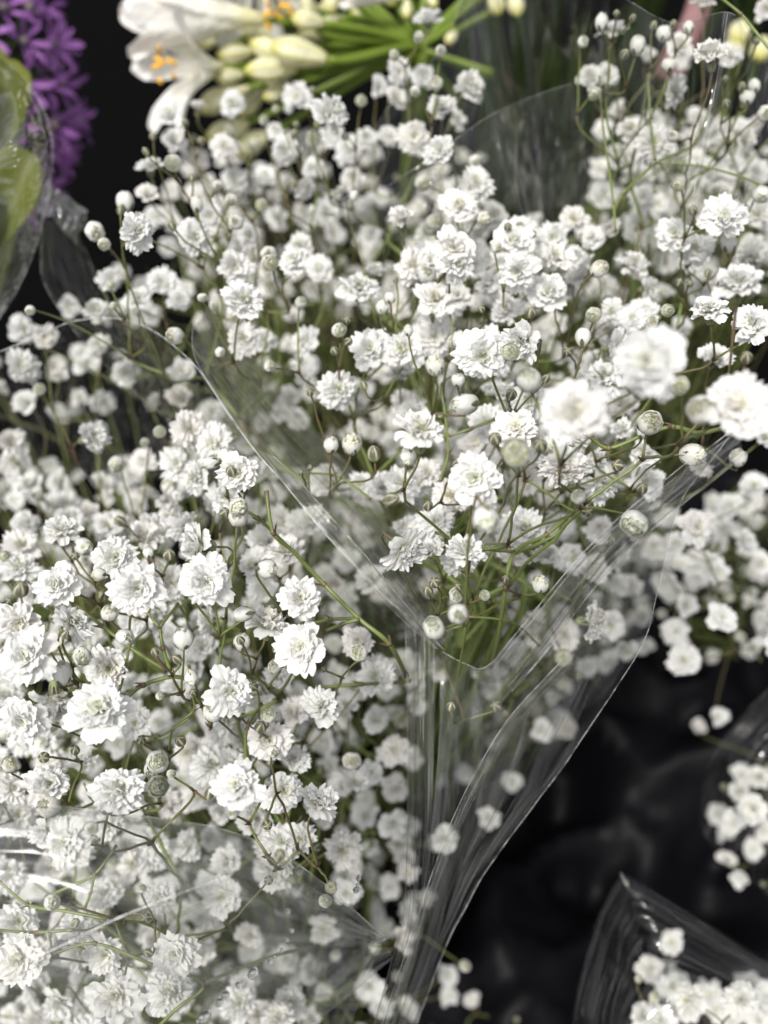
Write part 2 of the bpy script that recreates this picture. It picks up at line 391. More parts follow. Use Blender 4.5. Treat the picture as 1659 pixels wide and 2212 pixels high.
def open_bud(rng, rim, inner=11, flare=0.0):
    """an opening bud: overlapping white shells round a crumpled green-white heart"""
    mb = MB(); n = 6
    for s in range(n):
        V = []; F = []; A = []; q0 = 6.28318 * s / n + rng.uniform(-.1, .1); nu, nv = 9, 8; ph = rng.uniform(0, 6)
        top = rim + rng.uniform(-0.22, 0.16)
        for i in range(nu + 1):
            u = i / nu
            for j in range(nv + 1):
                v = -1 + 2 * j / nv
                th = 0.12 + (top * (1 - 0.13 * abs(v) ** 2) + 0.08 * math.sin(5 * v + ph)) * u
                rr = 0.5 * (1 + 0.03 * v + 0.012 * (s % 3) + flare * u ** 3 + 0.035 * math.sin(4 * v + ph) * u)
                r, z = globe(th, rr); q = q0 + v * 0.72
                V.append((r * math.cos(q), r * math.sin(q), z)); A.append(0.22 * (1 - u) ** 1.5 + 0.10 * u ** 6)
        for i in range(nu):
            for j in range(nv):
                a = i * (nv + 1) + j; F.append((a, a + 1, a + nv + 2, a + nv + 1))
        mb.add(V, F, A)
    for rr, nn, LL, zz, t0, t1 in ((0.40, 10, 0.26, 0.10, 88, 150), (0.30, 9, 0.26, 0.20, 84, 150), (0.20, 8, 0.24, 0.24, 80, 130), (0.10, 6, 0.22, 0.25, 75, 100), (0.03, 4, 0.18, 0.26, 80, 70)):
        for i in range(nn):
            mb.add(*petal(rng, LL * rng.uniform(.8, 1.15), 0.12, t0 + rng.uniform(-10, 10), t1 + rng.uniform(-28, 18), r0=rr, z0=zz, cup=0.5, ruff=0.16, nu=5, nv=5, tb=0.6, tpow=0.9, tmin=0.04, teeth=0.05, az=6.283 * (i + rng.uniform(-.3, .3)) / nn))
    V, F = revolve([(.001, .18), (.2, .17), (.36, .12), (.43, .02)], 14); mb.add(V, F, [.7] * len(V))
    return mb.mesh('bud', M_PETAL)
OPENB = [open_bud(RNG, t, flare=f) for t, f in ((2.25, 0), (2.38, 0), (2.18, 0.02), (2.02, 0.05), (2.48, -0.02))]

def closed_bud(rng, el, light):
    V = []; A = []; B = []; F = []; n, m = 50, 12
    for i in range(m + 1):
        th = math.pi * i / m; r = 0.5 * math.sin(th); z = -0.5 * el * math.cos(th)
        if i > m - 3: z += 0.06 * (i - m + 3) / 3; r *= 0.92
        for k in range(n):
            q = 6.28318 * k / n; s = 0.5 + 0.5 * math.cos(5 * q)
            rr = r * (1 + 0.035 * s * math.sin(th)); V.append((rr * math.cos(q), rr * math.sin(q), z))
            up = i / m
            A.append(min(1, 0.15 + 0.8 * (1 - s) + light)); B.append(max(0, min(1, (s - 0.04) * 4)) * max(0, min(1, (up - 0.22) * 3.2)) * (0.92 - 0.35 * max(0, up - .8) / .2))
    for i in range(m):
        for k in range(n): F.append((i * n + k, i * n + (k + 1) % n, (i + 1) * n + (k + 1) % n, (i + 1) * n + k))
    return MB().add(V, F, A, B).mesh('bud', M_CALYX)
CLOSEDB = [closed_bud(RNG, 1.25, 0.0), closed_bud(RNG, 1.12, 0.2), closed_bud(RNG, 1.42, 0.1)]

# ------------------------------------------------------------------ where the flowers stand
# measured per eighth of the photograph: x y size [code]; n = in front, d = deeper in, u l r w = seen from the side facing up, left, right, down
CAT = [
((0, 0), 'F', '1005 455 115,735 500 120,855 478 70 u,748 612 115,650 735 110,640 850 110,575 1010 165,835 1030 160,1290 425 120,1405 510 180,1440 590 110,970 640 120,1190 570 80,1235 650 120,1010 780 110,1080 780 100,1150 770 100,1290 800 130,920 935 110,1080 1010 110,1400 930 120,1350 735 100,1530 770 120,1580 605 95,1500 655 120,1030 1085 110,1300 1075 120,1630 380 110,820 660 90 d,860 700 90 d,1440 1020 100 d,1600 1020 110 d,680 940 100 d,1600 900 100 d,1200 950 100 d,1180 860 90 d,1520 900 95 d'),
((0, 0), 'O', '748 705 90,540 870 90 u,410 1000 110,450 1055 65,1350 605 95,990 562 55,1100 625 60,1000 865 65,1130 885 65,850 880 70 u,1020 960 80,1160 1095 80,1490 590 45,1530 845 50,1470 820 45,1560 435 60,1140 520 50,1190 470 40,940 800 50'),
((0, 0), 'S', '660 590 40,870 610 45,830 770 45,1200 740 35,745 975 45,630 655 35,800 530 40,1350 390 40,520 910 40,910 840 38,1280 540 40,1270 580 42'),
((829.5, 0), 'F', '190 105 115 u,60 310 110,165 330 110,355 385 135,40 430 120,250 480 140,305 525 95,130 590 135,250 655 150,400 800 140,20 590 80,320 900 160,80 975 150,300 1070 180,480 930 110,560 1050 160,735 1030 150,830 955 130,905 1035 110,960 990 110,990 150 130 u,890 340 110,960 330 80,1240 390 140 r,1270 210 120,1415 260 170 u,1490 250 90,1060 570 110,1160 620 150 d,1060 700 110 d,1545 600 130 r,1350 500 80 d,1380 25 110 u,1640 40 90,950 850 110 d,1410 780 130 d,1500 730 110 d,1600 750 110 d,1465 940 170,1620 920 120,1265 1020 160,1360 1075 150,1590 1085 130,1120 930 120 d,1130 270 110 d,1290 260 100 d,1600 550 100 d,1100 780 110 d,1250 860 100 d,640 1000 110 d'),
((829.5, 0), 'O', '150 160 55,45 240 55,245 220 55,225 360 75,135 395 55,395 695 65,170 790 85,220 960 90,435 945 80,940 95 70 u,860 180 55,1210 145 80 u,1095 195 80 u,1315 120 60 u,910 405 65,1230 280 70 u,1250 590 60,1600 370 60 u,1570 420 70 u,1270 800 70,1630 840 90,1490 1050 80 u,1645 490 80,485 1070 60'),
((829.5, 0), 'S', '1005 58 35,1075 78 35,1040 235 50,1335 910 50,1480 450 45,1475 340 35,1610 180 35,1165 110 40,1250 105 40,1545 375 45,535 980 45,585 975 40,640 1010 45'),
((0, 553), 'F', '415 240 120,430 385 90,705 120 130,775 190 90,1050 195 165,1045 370 150,1140 370 110,1015 50 150,1280 30 150,1380 60 130,465 100 85,95 320 120 d,195 350 120,90 480 150 d,260 525 85,440 620 110 d,375 790 150,120 640 120 d,790 510 130 d,780 620 130 d,1310 530 130 d,1265 280 110 d,1330 380 135 ul,1550 155 160 u,1615 85 90 u,1600 410 170,1455 585 160,810 750 155,925 815 160,770 905 150,1040 930 190,870 960 150 l,980 1040 150,620 890 110,580 950 90 d,710 1050 130,590 1060 100 d,265 980 110 d,155 1030 110 d,40 810 130 d,60 900 130 d,1415 980 150 d,1565 985 100,1650 1010 150,600 200 130 d,300 220 110 d,370 480 110 d,550 500 120 d,920 680 120 d,1290 700 100 d,220 1080 110 d,1200 680 100 d'),
((0, 553), 'O', '755 345 95,1165 30 90,480 125 40,490 215 40,585 240 40,875 180 50,925 215 55,170 575 60,950 415 55,1165 475 60,1465 320 75,690 760 65,625 805 50,970 860 80 u,910 895 70 l,1030 1085 105,505 900 100,1430 815 80 u,1520 810 100 u,1300 200 60,1650 220 70 u,130 235 50'),
((0, 553), 'S', '1340 590 40,1570 560 45,1505 370 45,1445 410 45,1500 275 40,1615 855 75,1300 935 25,1340 915 30,1000 930 60'),
((829.5, 553), 'F', '110 55 150,305 35 170,380 50 120,590 60 175,220 205 170,330 185 130,715 165 160,825 95 120,800 20 130,1130 145 110 r,545 245 150,620 365 190,420 425 210 n,95 400 170,70 535 130 u,470 600 120 u,650 640 150,820 680 270 n,1165 465 280 n,990 400 150 r,1525 145 230 nu,1405 255 180 nu,1600 300 180 n,1420 455 150,1540 650 260 n,1360 150 130,1340 25 130,1590 20 110 u,990 240 110,1070 270 90,1280 320 110 d,155 790 230 nu,180 940 140,65 1000 160,395 960 210 n,570 750 190,780 890 210 w,940 870 150,935 970 170 w,1125 840 160,1035 650 140 d,1135 980 150,1030 780 120 u,1640 790 100,1380 900 110 w,860 480 130 d,100 640 120 d,620 960 150 d,250 600 130 d,1600 1000 120 d,1500 1080 110 d,870 590 120 d,1240 450 130 d,1190 560 130 d,300 720 130 d,430 1080 110,330 830 130 d'),
((829.5, 553), 'O', '185 80 100,930 55 90,545 415 95 n,625 535 125 n,220 470 95 u,325 360 80 u,320 535 70 u,350 640 110 l,860 350 80 u,1370 665 150 n,1280 560 100 n,905 255 80,1225 235 70,1160 285 60,105 865 85 nw,570 850 150 n,1150 720 140,1120 755 65 u,1530 870 85 u,1335 860 110 r,840 1040 80 n,105 320 55 u,25 180 55 u,300 370 70'),
((829.5, 553), 'S', '635 245 60,795 415 50,1565 440 65 n,480 790 70 n,675 820 75 n,1010 905 65,1115 1005 60,315 895 45,700 530 45,420 230 40,550 600 60,50 105 30,1275 115 42,1320 120 40,1400 75 40,1455 75 45,35 1050 70 n,190 1080 55'),
((0, 1106), 'F', '105 55 130,265 95 170 u,95 155 150,255 320 195,490 200 190,590 330 220,85 265 160 u,85 470 190,295 490 190 ur,120 630 220,455 680 200,235 790 190 w,440 870 260,780 60 130 r,880 150 190 l,895 290 210,1120 235 160,1295 385 200,925 475 140 l,1155 505 190 u,1310 590 195,1550 560 150,850 640 150 d,980 775 200,1110 800 110 w,1380 850 175,1500 835 110,100 900 200,590 910 140,1165 985 180,830 1040 150 d,1000 1085 130,1270 1080 130,560 450 110 d,650 60 150 d,670 250 130 d,740 540 140 d,1620 900 110,1400 990 120 d,600 500 120 d,30 800 150 d,480 60 140 d,980 480 120 d,1450 300 130 d,1260 130 130 d,1350 40 150 d,700 900 120 d,1560 760 110 d,250 960 130 d,960 950 130 d,300 20 130 d,400 520 120 d,1500 420 120 d,380 1060 120 d'),
((0, 1106), 'O', '360 150 95 r,640 175 60 u,425 270 65 l,475 435 90,355 625 100,270 695 110 u,840 345 70,1155 245 100 r,1030 20 105,1050 440 80 l,1045 560 85 u,1190 665 80,1550 610 90,790 545 110 u,825 715 70 w,920 865 110,1160 875 80,680 1080 120,40 1090 80,1180 1035 70,1520 1075 100,690 795 45,540 540 90,20 190 60'),
((0, 1106), 'S', '90 335 85,730 185 65,280 530 42,180 580 55,1375 405 45,1040 555 45,1215 650 60,1195 595 45,765 635 50,670 605 45,1095 755 50,1040 860 50,1445 835 35,835 780 40,780 990 60,1125 930 65,610 985 50,325 1030 50,190 1060 60,520 40 55,40 385 40,325 190 45,1400 680 28'),
((829.5, 1106), 'F', '75 150 200 n,190 60 130,350 200 170 nu,715 200 120 u,560 230 150 u,800 190 140 d,600 80 180 d,880 470 170 r,680 940 110 d,1340 70 150,1530 140 150 d,1440 260 120 d,1330 295 85 d,1215 310 100 d,1455 460 125,1260 515 110 d,1300 640 130 d,1130 580 80 d,1640 540 90 d,1440 885 90 d,1350 930 80 d,970 660 100 d,40 900 120 d,40 1040 130 d,1130 200 100 d,900 250 140 d,1000 180 140 d,480 100 150 d,780 540 130 d,650 480 120 d,980 480 130 d,1620 220 110 d,300 220 120 d,1060 330 110 d'),
((829.5, 1106), 'O', '440 30 130 nw,1080 50 160 n,310 360 80,435 360 60,675 310 85 u,215 500 115 n,320 440 110 n,775 630 85,770 745 60 d,1200 440 55 d,150 700 60 d,150 790 60 d,1540 540 60 d,1560 30 70 d,1490 365 60 d,75 900 80 d'),
((829.5, 1106), 'S', '220 305 60,190 340 55,320 325 32,525 290 40,290 840 52 n,485 840 62 n,525 870 38,940 160 45,985 120 40,1420 160 45,840 710 40'),
((0, 1659), 'F', '205 70 190,505 110 225,1035 85 220,1210 105 170,1370 165 190 ur,1210 340 170,1290 300 110,290 320 190 n,470 260 90,80 670 170,95 840 200,500 1000 220,760 800 190,730 970 190,960 560 160 d,690 560 130,870 640 130 d,590 430 140 d,380 560 120 d,270 660 110 d,210 440 130 d,500 440 80 d,310 1000 120 d,110 1040 110 d,1530 80 150 d,710 160 150 d,850 130 130 d,960 150 110 d,40 90 130,640 720 110 d,880 740 110 d,1480 350 150 d,1250 1020 140 d,1580 200 120 d,1180 450 130 d,1400 700 130 d,1050 950 130 d,1500 550 140 d,1250 820 120 d'),
((0, 1659), 'O', '210 165 120,680 80 115,665 5 100,740 25 50,1005 200 55,395 260 75 n,1430 515 65 n,1405 575 70 n,225 580 90,610 520 55,1450 810 60 d,1160 60 40'),
((0, 1659), 'S', '455 175 65,905 110 55,1155 245 55,1210 375 60 n,1160 485 50,630 645 50,210 725 40,640 800 45,325 670 45'),
((829.5, 1659), 'F', '40 80 120 d,40 250 130 d,1550 1005 140 n,1330 1010 150,1265 940 100,1430 1040 110,1145 870 120,1250 755 100,1130 1080 130,1200 1090 120,1530 90 100,1600 170 120,1510 235 110,1610 50 100,1590 350 90 d,1640 270 90 d,550 60 90 d,450 230 110 d,250 310 130 d,1500 1080 110,1620 1090 110'),
((829.5, 1659), 'O', '1168 990 55,350 855 60 d,1100 910 40'),
]
D0 = [(300, 1400, .228), (250, 1950, .23), (600, 1750, .222), (1000, 800, .262), (1200, 1000, .238), (600, 300, .355), (900, 250, .33), (300, 500, .29), (500, 650, .285), (200, 950, .32), (1500, 150, .30), (1500, 500, .28), (1560, 1250, .36), (1550, 2150, .34), (1620, 1750, .42), (1000, 1250, .235), (850, 1600, .30), (700, 1000, .262), (1450, 850, .235), (550, 1100, .232), (900, 1900, .33), (780, 1400, .24), (1150, 1700, .42)]
def d0(x, y):
    sw = sv = 0
    for a, b, d in D0:
        q = 1.0 / (((x - a) ** 2 + (y - b) ** 2) / 1e4 + 0.15) ** 1.6; sw += q; sv += q * d
    return sv / sw

LIPB = [(-80, 790), (-40, 775), (60, 735), (150, 697), (230, 688), (300, 700), (360, 735), (430, 800), (490, 890), (545, 965), (600, 1030), (700, 1150), (800, 1260), (880, 1330)]
def lipy(x):
    return float(np.interp(x, [p[0] for p in LIPB], [p[1] for p in LIPB]))
def bunch_of(x, y, near):
    if x > 1440 and 1560 < y < 1930: return 'E2'
    if y > 2050 and 880 < x < 1150: return 'B'
    if x > 930 and y > 1850: return 'E1'
    if x > 1040 and y > 1650: return 'A'
    if (x > 1140 and y < 430) or (x > 1410 and y < 640): return 'C'
    if x > 1395 and 1070 < y < 1600 and not near: return 'R'
    if x < 880 and y > lipy(x): return 'B'
    if x < 965 and y > 1440 and not near: return 'B'
    return 'A'

rng = random.Random(5)
items = {k: [] for k in ('A', 'B', 'C', 'R', 'E1', 'E2')}
def add_item(kind, x, y, s, code):
    near = 'n' in code; deep = 'd' in code
    base = d0(x, y)
    if kind == 'F':
        d = 0.0098 * rng.uniform(0.96, 1.05) * FD / s
        lo, hi = (0.62, 0.9) if near else ((1.06, 1.5) if deep else (0.90, 1.12))
        d = min(max(d, base * lo), base * hi)
        size = min(max(s * d / FD, 0.0072), 0.0125)
    else:
        d = base * ((0.80 + rng.uniform(-.03, .03)) if near else (1.2 if deep else 0.955 + rng.uniform(-.03, .03)))
        if near and kind == 'O' and s > 60: d = base * 0.72
        size = s * d / FD
        size = min(max(size, 0.0018), 0.0062) * (.86 if kind == 'O' else .8)
    b = bunch_of(x, y, near)
    p = P(x, y, d)
    tocam = (CAM - p).normalized()
    side = [c for c in code if c in 'ulrw']
    if side:
        v = Vector((0, 0, 0))
        for c in side: v += {'u': UPV, 'l': -RGT, 'r': RGT, 'w': -UPV}[c]
        v.normalize(); t = R(rng.uniform(52, 70))
        f = tocam * math.cos(t) + v * math.sin(t)
        f += Vector([rng.gauss(0, .1) for _ in range(3)])
    else:
        f = tocam * 0.75 + Vector((0, 0, 1)) * 0.35 + Vector([rng.gauss(0, .30) for _ in range(3)])
    if kind == 'O' and not side: f = tocam * .95 + Vector((0, 0, .15)) + Vector([rng.gauss(0, .2) for _ in range(3)])
    if kind == 'S': f = f * 0.35 + Vector((0, 0, 1)) + Vector([rng.gauss(0, .35) for _ in range(3)])
    items[b].append(dict(k=kind, p=p, f=f.normalized(), s=size, d=d, deep=deep, x=x, y=y, sc=s))
for (ox, oy), kind, txt in CAT:
    for t in txt.split(','):
        q = t.split(); add_item(kind, ox + float(q[0]) / 2, oy + float(q[1]) / 2, float(q[2]) / 2, q[3] if len(q) > 3 else '')

# flowers deeper inside the bunches, between those measured
def fill(b, n, box, lo, hi):
    k = 0; tries = 0
    while k < n and tries < 6000:
        tries += 1
        x = rng.uniform(box[0], box[1]); y = rng.uniform(box[2], box[3])
        if bunch_of(x, y, False) != b: continue
        if b == 'A' and (x < 330 and y < 560 or y < 250 or (x > 1060 and y < 450)): continue
        if b == 'B' and y < 1020 and rng.random() < .7: continue
        if b == 'A' and 480 < x < 870 and 680 < y < 1100 and rng.random() < .6: continue
        d = d0(x, y) * rng.uniform(lo, hi) * (1.2 if y < 1050 and x < 870 else 1.0); kind = 'F' if rng.random() < 0.78 else ('O' if rng.random() < 0.6 else 'S')
        p = P(x, y, d); tocam = (CAM - p).normalized()
        if any((i['p'] - p).length < 0.008 for i in items[b]): continue
        f = (tocam * 0.6 + Vector((0, 0, 1)) * 0.45 + Vector([rng.gauss(0, .4) for _ in range(3)])).normalized()
        sz = {'F': rng.uniform(.0085, .0105), 'O': rng.uniform(.0042, .0055), 'S': rng.uniform(.0022, .003)}[kind]
        items[b].append(dict(k=kind, p=p, f=f, s=sz, d=d, deep=True, x=x, y=y, sc=sz * FD / d)); k += 1
fill('A', 44, (840, 1390, 480, 1200), 1.02, 1.2)
fill('A', 115, (180, 1400, 280, 1400), 1.16, 1.6)
fill('A', 22, (970, 1270, 1400, 1700), 1.3, 1.7)
fill('B', 200, (-60, 900, 760, 2300), 1.08, 1.42)
fill('C', 14, (1290, 1720, 120, 700), 1.12, 1.5)
fill('R', 16, (1400, 1720, 1080, 1420), 1.05, 1.3)
fill('E1', 24, (1390, 1700, 2090, 2290), 1.05, 1.35)
fill('E2', 14, (1545, 1730, 1640, 1920), 1.1, 1.4)
fill('B', 8, (900, 1140, 2080, 2300), 1.45, 1.75)

# the countless small flowers still deeper down, which read as one pale mass
LOWR = random.Random(31); LOW = []
for k in range(4):
    mb = MB()
    ring(mb, LOWR, 7, 0.52, 0.2, 38, -10, nu=3, nv=3, jit=12, ruff=.08, tb=.25); ring(mb, LOWR, 6, 0.42, 0.18, 56, 10, z0=.06, nu=3, nv=3, jit=16, ruff=.1, tb=.25); ring(mb, LOWR, 4, 0.25, 0.15, 64, 30, z0=.16, nu=3, nv=3, jit=20, ruff=.15, tb=.4, tmin=.05)
    LOW.append((np.array(mb.v), mb.f, mb.a))
MASS = {}
def mass(b, n, box, lo, hi):
    L = MASS.setdefault(b, []); k = 0; tries = 0
    while k < n and tries < 20000:
        tries += 1
        x = LOWR.uniform(box[0], box[1]); y = LOWR.uniform(box[2], box[3])
        if bunch_of(x, y, False) != b: continue
        if b == 'A' and ((x < 360 and y < 620) or (x > 1050 and y < 480) or y < 300 + max(0, 500 - x) * .5 or (x > 1200 and y > 1380)): continue
        if ((b == 'A' and 440 < x < 880 and 690 < y < 1130) or (b == 'B' and y < 1010)) and LOWR.random() < .66: continue
        p = P(x, y, d0(x, y) * LOWR.uniform(lo, hi)); tocam = (CAM - p).normalized()
        f = (tocam * .6 + Vector((0, 0, .5)) + Vector([LOWR.gauss(0, .4) for _ in range(3)])).normalized()
        L.append((p, f, LOWR.uniform(.0075, .0105))); k += 1
mass('A', 500, (240, 1400, 320, 1560), 1.5, 2.2)
mass('B', 470, (-80, 960, 760, 2320), 1.42, 2.1)
mass('C', 130, (1290, 1740, 260, 760), 1.35, 1.95)
mass('R', 60, (1420, 1740, 1080, 1420), 1.3, 1.8)

# ------------------------------------------------------------------ build the bunches
def kmeans(pts, k, r):
    c = pts[r.choice(len(pts), k, replace=False)].copy()
    for _ in range(8):
        lab = np.argmin(((pts[:, None] - c[None]) ** 2).sum(-1), 1)
        for i in range(k):
            if (lab == i).any(): c[i] = pts[lab == i].mean(0)
    return lab

NR = np.random.RandomState(3)
def stem_rad(n): return min(0.00016 + 0.00010 * math.sqrt(n), 0.0006)

def add_tube(mb, pts, r0, r1, dk0, dk1, n=6):
    m = len(pts) - 1
    rad = [r0 + (r1 - r0) * i / m for i in range(m + 1)]
    rad[0] *= 1.35; rad[-1] *= 1.25
    V, F = tube(pts, rad, n)
    dk = []
    for i in range(m + 1):
        t = i / m; e = max(0, 1 - min(t, 1 - t) * 9)
        dk += [min(1, dk0 * (1 - t) + dk1 * t + 0.65 * e)] * n
    mb.add(V, F, [0] * len(V), dk)

def bracts(mb, p, axis, r):
    """the pair of small papery scales at a fork"""
    for s in range(2):
        q = rng.uniform(0, 6.28); a = axis.orthogonal().normalized(); a.rotate(Quaternion(axis, q))
        L = r * rng.uniform(3.0, 5.0); b = axis.cross(a) * (r * 1.0)
        V = [p + a * r * 0.8 - b, p + a * r * 0.8 + b, p + a * (r + L * .5) + axis * L * .6 + b * .5, p + a * (r + L * .7) + axis * L * 1.1, p + a * (r + L * .5) + axis * L * .6 - b * .5]
        mb.add(V, [(0, 1, 2, 4), (4, 2, 3)], [0] * 5, [0.9] * 5)

def grow(mb, its, root):
    if len(its) == 1:
        it = its[0]; back = {'F': 0.27, 'O': 0.55, 'S': 0.5}[it['k']] * it['s']
        return it['p'] - it['f'] * back, it['f'], 1
    pts = np.array([i['p'][:] for i in its]); n = len(its)
    k = 2 if n < 3 or rng.random() < 0.6 else 3
    lab = kmeans(pts, k, NR)
    ch = [grow(mb, [its[j] for j in range(n) if lab[j] == i], root) for i in range(k) if (lab == i).any()]
    if len(ch) == 1: return ch[0]
    c = sum((q[0] for q in ch), Vector()) / len(ch)
    dr = (root - c).normalized(); spread = max((q[0] - c).length for q in ch)
    node = c + dr * (spread * 0.85 + rng.uniform(0.003, 0.008)) + Vector([rng.gauss(0, .0012) for _ in range(3)])
    mean = (c - node).normalized()
    for p, t, m in ch:
        L = (p - node).length
        t0 = ((p - node).normalized() * 0.6 + mean * 0.4) * L * 0.33
        t1 = t * L * (0.33 if m > 1 else 0.28)
        r = stem_rad(m); seg = 4 if L < 0.01 else 7
        br = rng.uniform(0.15, 0.85) if m <= 2 else (0.35 if m < 5 else 0.05)
        pp = bez(node, t0, p, t1, seg)
        for q in range(1, seg): pp[q] = pp[q] + Vector([rng.gauss(0, L * .006) for _ in range(3)])
        add_tube(mb, pp, r * 1.1, r * 0.9 if m > 1 else r * 0.95, br * 0.7, br)
    tot = sum(q[2] for q in ch)
    if tot >= 2: bracts(mb, node, mean, stem_rad(tot))
    return node, mean, tot

def rot_to(f, spin):
    q = Vector((0, 0, 1)).rotation_difference(f)
    return q @ Quaternion((0, 0, 1), spin)

BUNCH = {
 'A': ('bunch of white baby\'s breath spilling over the V-shaped fold of its clear film sleeve', 0.0),
 'B': ('densest bunch of white baby\'s breath, sharp flowers inside a sleeve with a low curved lip', 0.0),
 'C': ('airy bunch of baby\'s breath with bare stems behind streaky film beside the yellow buds', 0.03),
 'R': ('dim bunch of small blurred baby\'s breath flowers beside the black gap', 0.05),
 'E1': ('baby\'s breath bunch low down in the dark with one bright flower on top', 0.03),
 'E2': ('small cluster of blurred baby\'s breath behind a slanting film edge in the dark', 0.03),
}
ROOT = {}
# stems that stand out in the photograph: bunch, radius, distance factor, polyline
HAND = [
 ('B', .00062, .99, [(575, 1060), (590, 1150), (632, 1190), (700, 1262), (775, 1336), (840, 1390), (878, 1460)]),
 ('B', .00045, 1.0, [(520, 1098), (560, 1122), (632, 1190)]),
 ('B', .0005, 1.0, [(680, 1345), (715, 1338), (775, 1336)]),
 ('B', .0005, .985, [(705, 1362), (740, 1348), (775, 1338)]),
 ('B', .00052, 1.03, [(165, 1308), (220, 1352), (290, 1405), (358, 1448)]),
 ('B', .00052, 1.02, [(345, 1355), (352, 1400), (368, 1450)]),
 ('B', .0004, 1.0, [(315, 1320), (345, 1355)]),
 ('B', .0004, 1.0, [(385, 1303), (345, 1355)]),
 ('B', .0006, 1.05, [(272, 1508), (310, 1480), (370, 1462), (420, 1470)]),
 ('B', .00045, 1.0, [(565, 1520), (534, 1574), (530, 1640), (528, 1720)]),
 ('B', .0006, 1.06, [(690, 1485), (780, 1478), (850, 1475), (885, 1470)]),
 ('B', .00048, .985, [(115, 2060), (205, 2038), (320, 2080), (440, 2124), (380, 2180), (330, 2230)]),
 ('B', .00055, 1.02, [(440, 2124), (510, 2095), (600, 2062), (680, 2045)]),
 ('B', .00045, 1.0, [(0, 1905), (60, 1954), (140, 1968), (230, 1985)]),
 ('B', .00040, .97, [(252, 1826), (205, 1888), (150, 1915), (100, 1938)]),
 ('B', .00034, .97, [(205, 1888), (195, 1930), (184, 1960)]),
 ('B', .00042, 1.0, [(0, 2010), (80, 2014), (160, 2008)]),
 ('B', .00032, .985, [(415, 1500), (418, 1535), (375, 1572), (365, 1620)]),
 ('B', .00030, .98, [(305, 1590), (345, 1590), (372, 1575), (410, 1550)]),
 ('A', .00062, 1.0, [(1235, 1108), (1180, 1155), (1112, 1192), (1092, 1270), (1078, 1370), (1062, 1440)]),
 ('A', .00045, 1.0, [(940, 1150), (1000, 1172), (1050, 1186), (1112, 1192)]),
 ('A', .0006, 1.03, [(1240, 1060), (1215, 1140), (1160, 1176), (1112, 1194)]),
 ('A', .0006, .98, [(1270, 940), (1315, 968), (1390, 940), (1452, 922), (1510, 935), (1560, 925)]),
 ('A', .00045, 1.0, [(970, 942), (1020, 925), (1070, 905)]),
 ('A', .00042, 1.02, [(985, 810), (955, 830), (962, 900), (968, 980), (950, 1040)]),
 ('A', .00038, 1.0, [(655, 1022), (720, 1026), (765, 1050), (800, 1078)]),
 ('A', .00035, .90, [(1010, 1332), (1000, 1400), (978, 1520)]),
 ('A', .00035, .90, [(1160, 1398), (1125, 1440), (1110, 1480), (1076, 1525)]),
 ('A', .00035, .95, [(1010, 1332), (1080, 1338), (1120, 1352), (1165, 1395)]),
 ('C', .00040, 1.0, [(1295, 165), (1300, 250), (1312, 340), (1325, 440), (1330, 500)]),
 ('C', .00040, 1.0, [(1400, 160), (1405, 260), (1415, 345)]),
 ('C', .00050, 1.02, [(1540, 215), (1500, 310), (1420, 350), (1345, 420), (1325, 460)]),
 ('C', .00040, 1.0, [(1420, 352), (1510, 358), (1610, 385), (1660, 410)]),
 ('C', .00045, .88, [(1550, -10), (1600, 30), (1625, 60), (1670, 115)]),
]
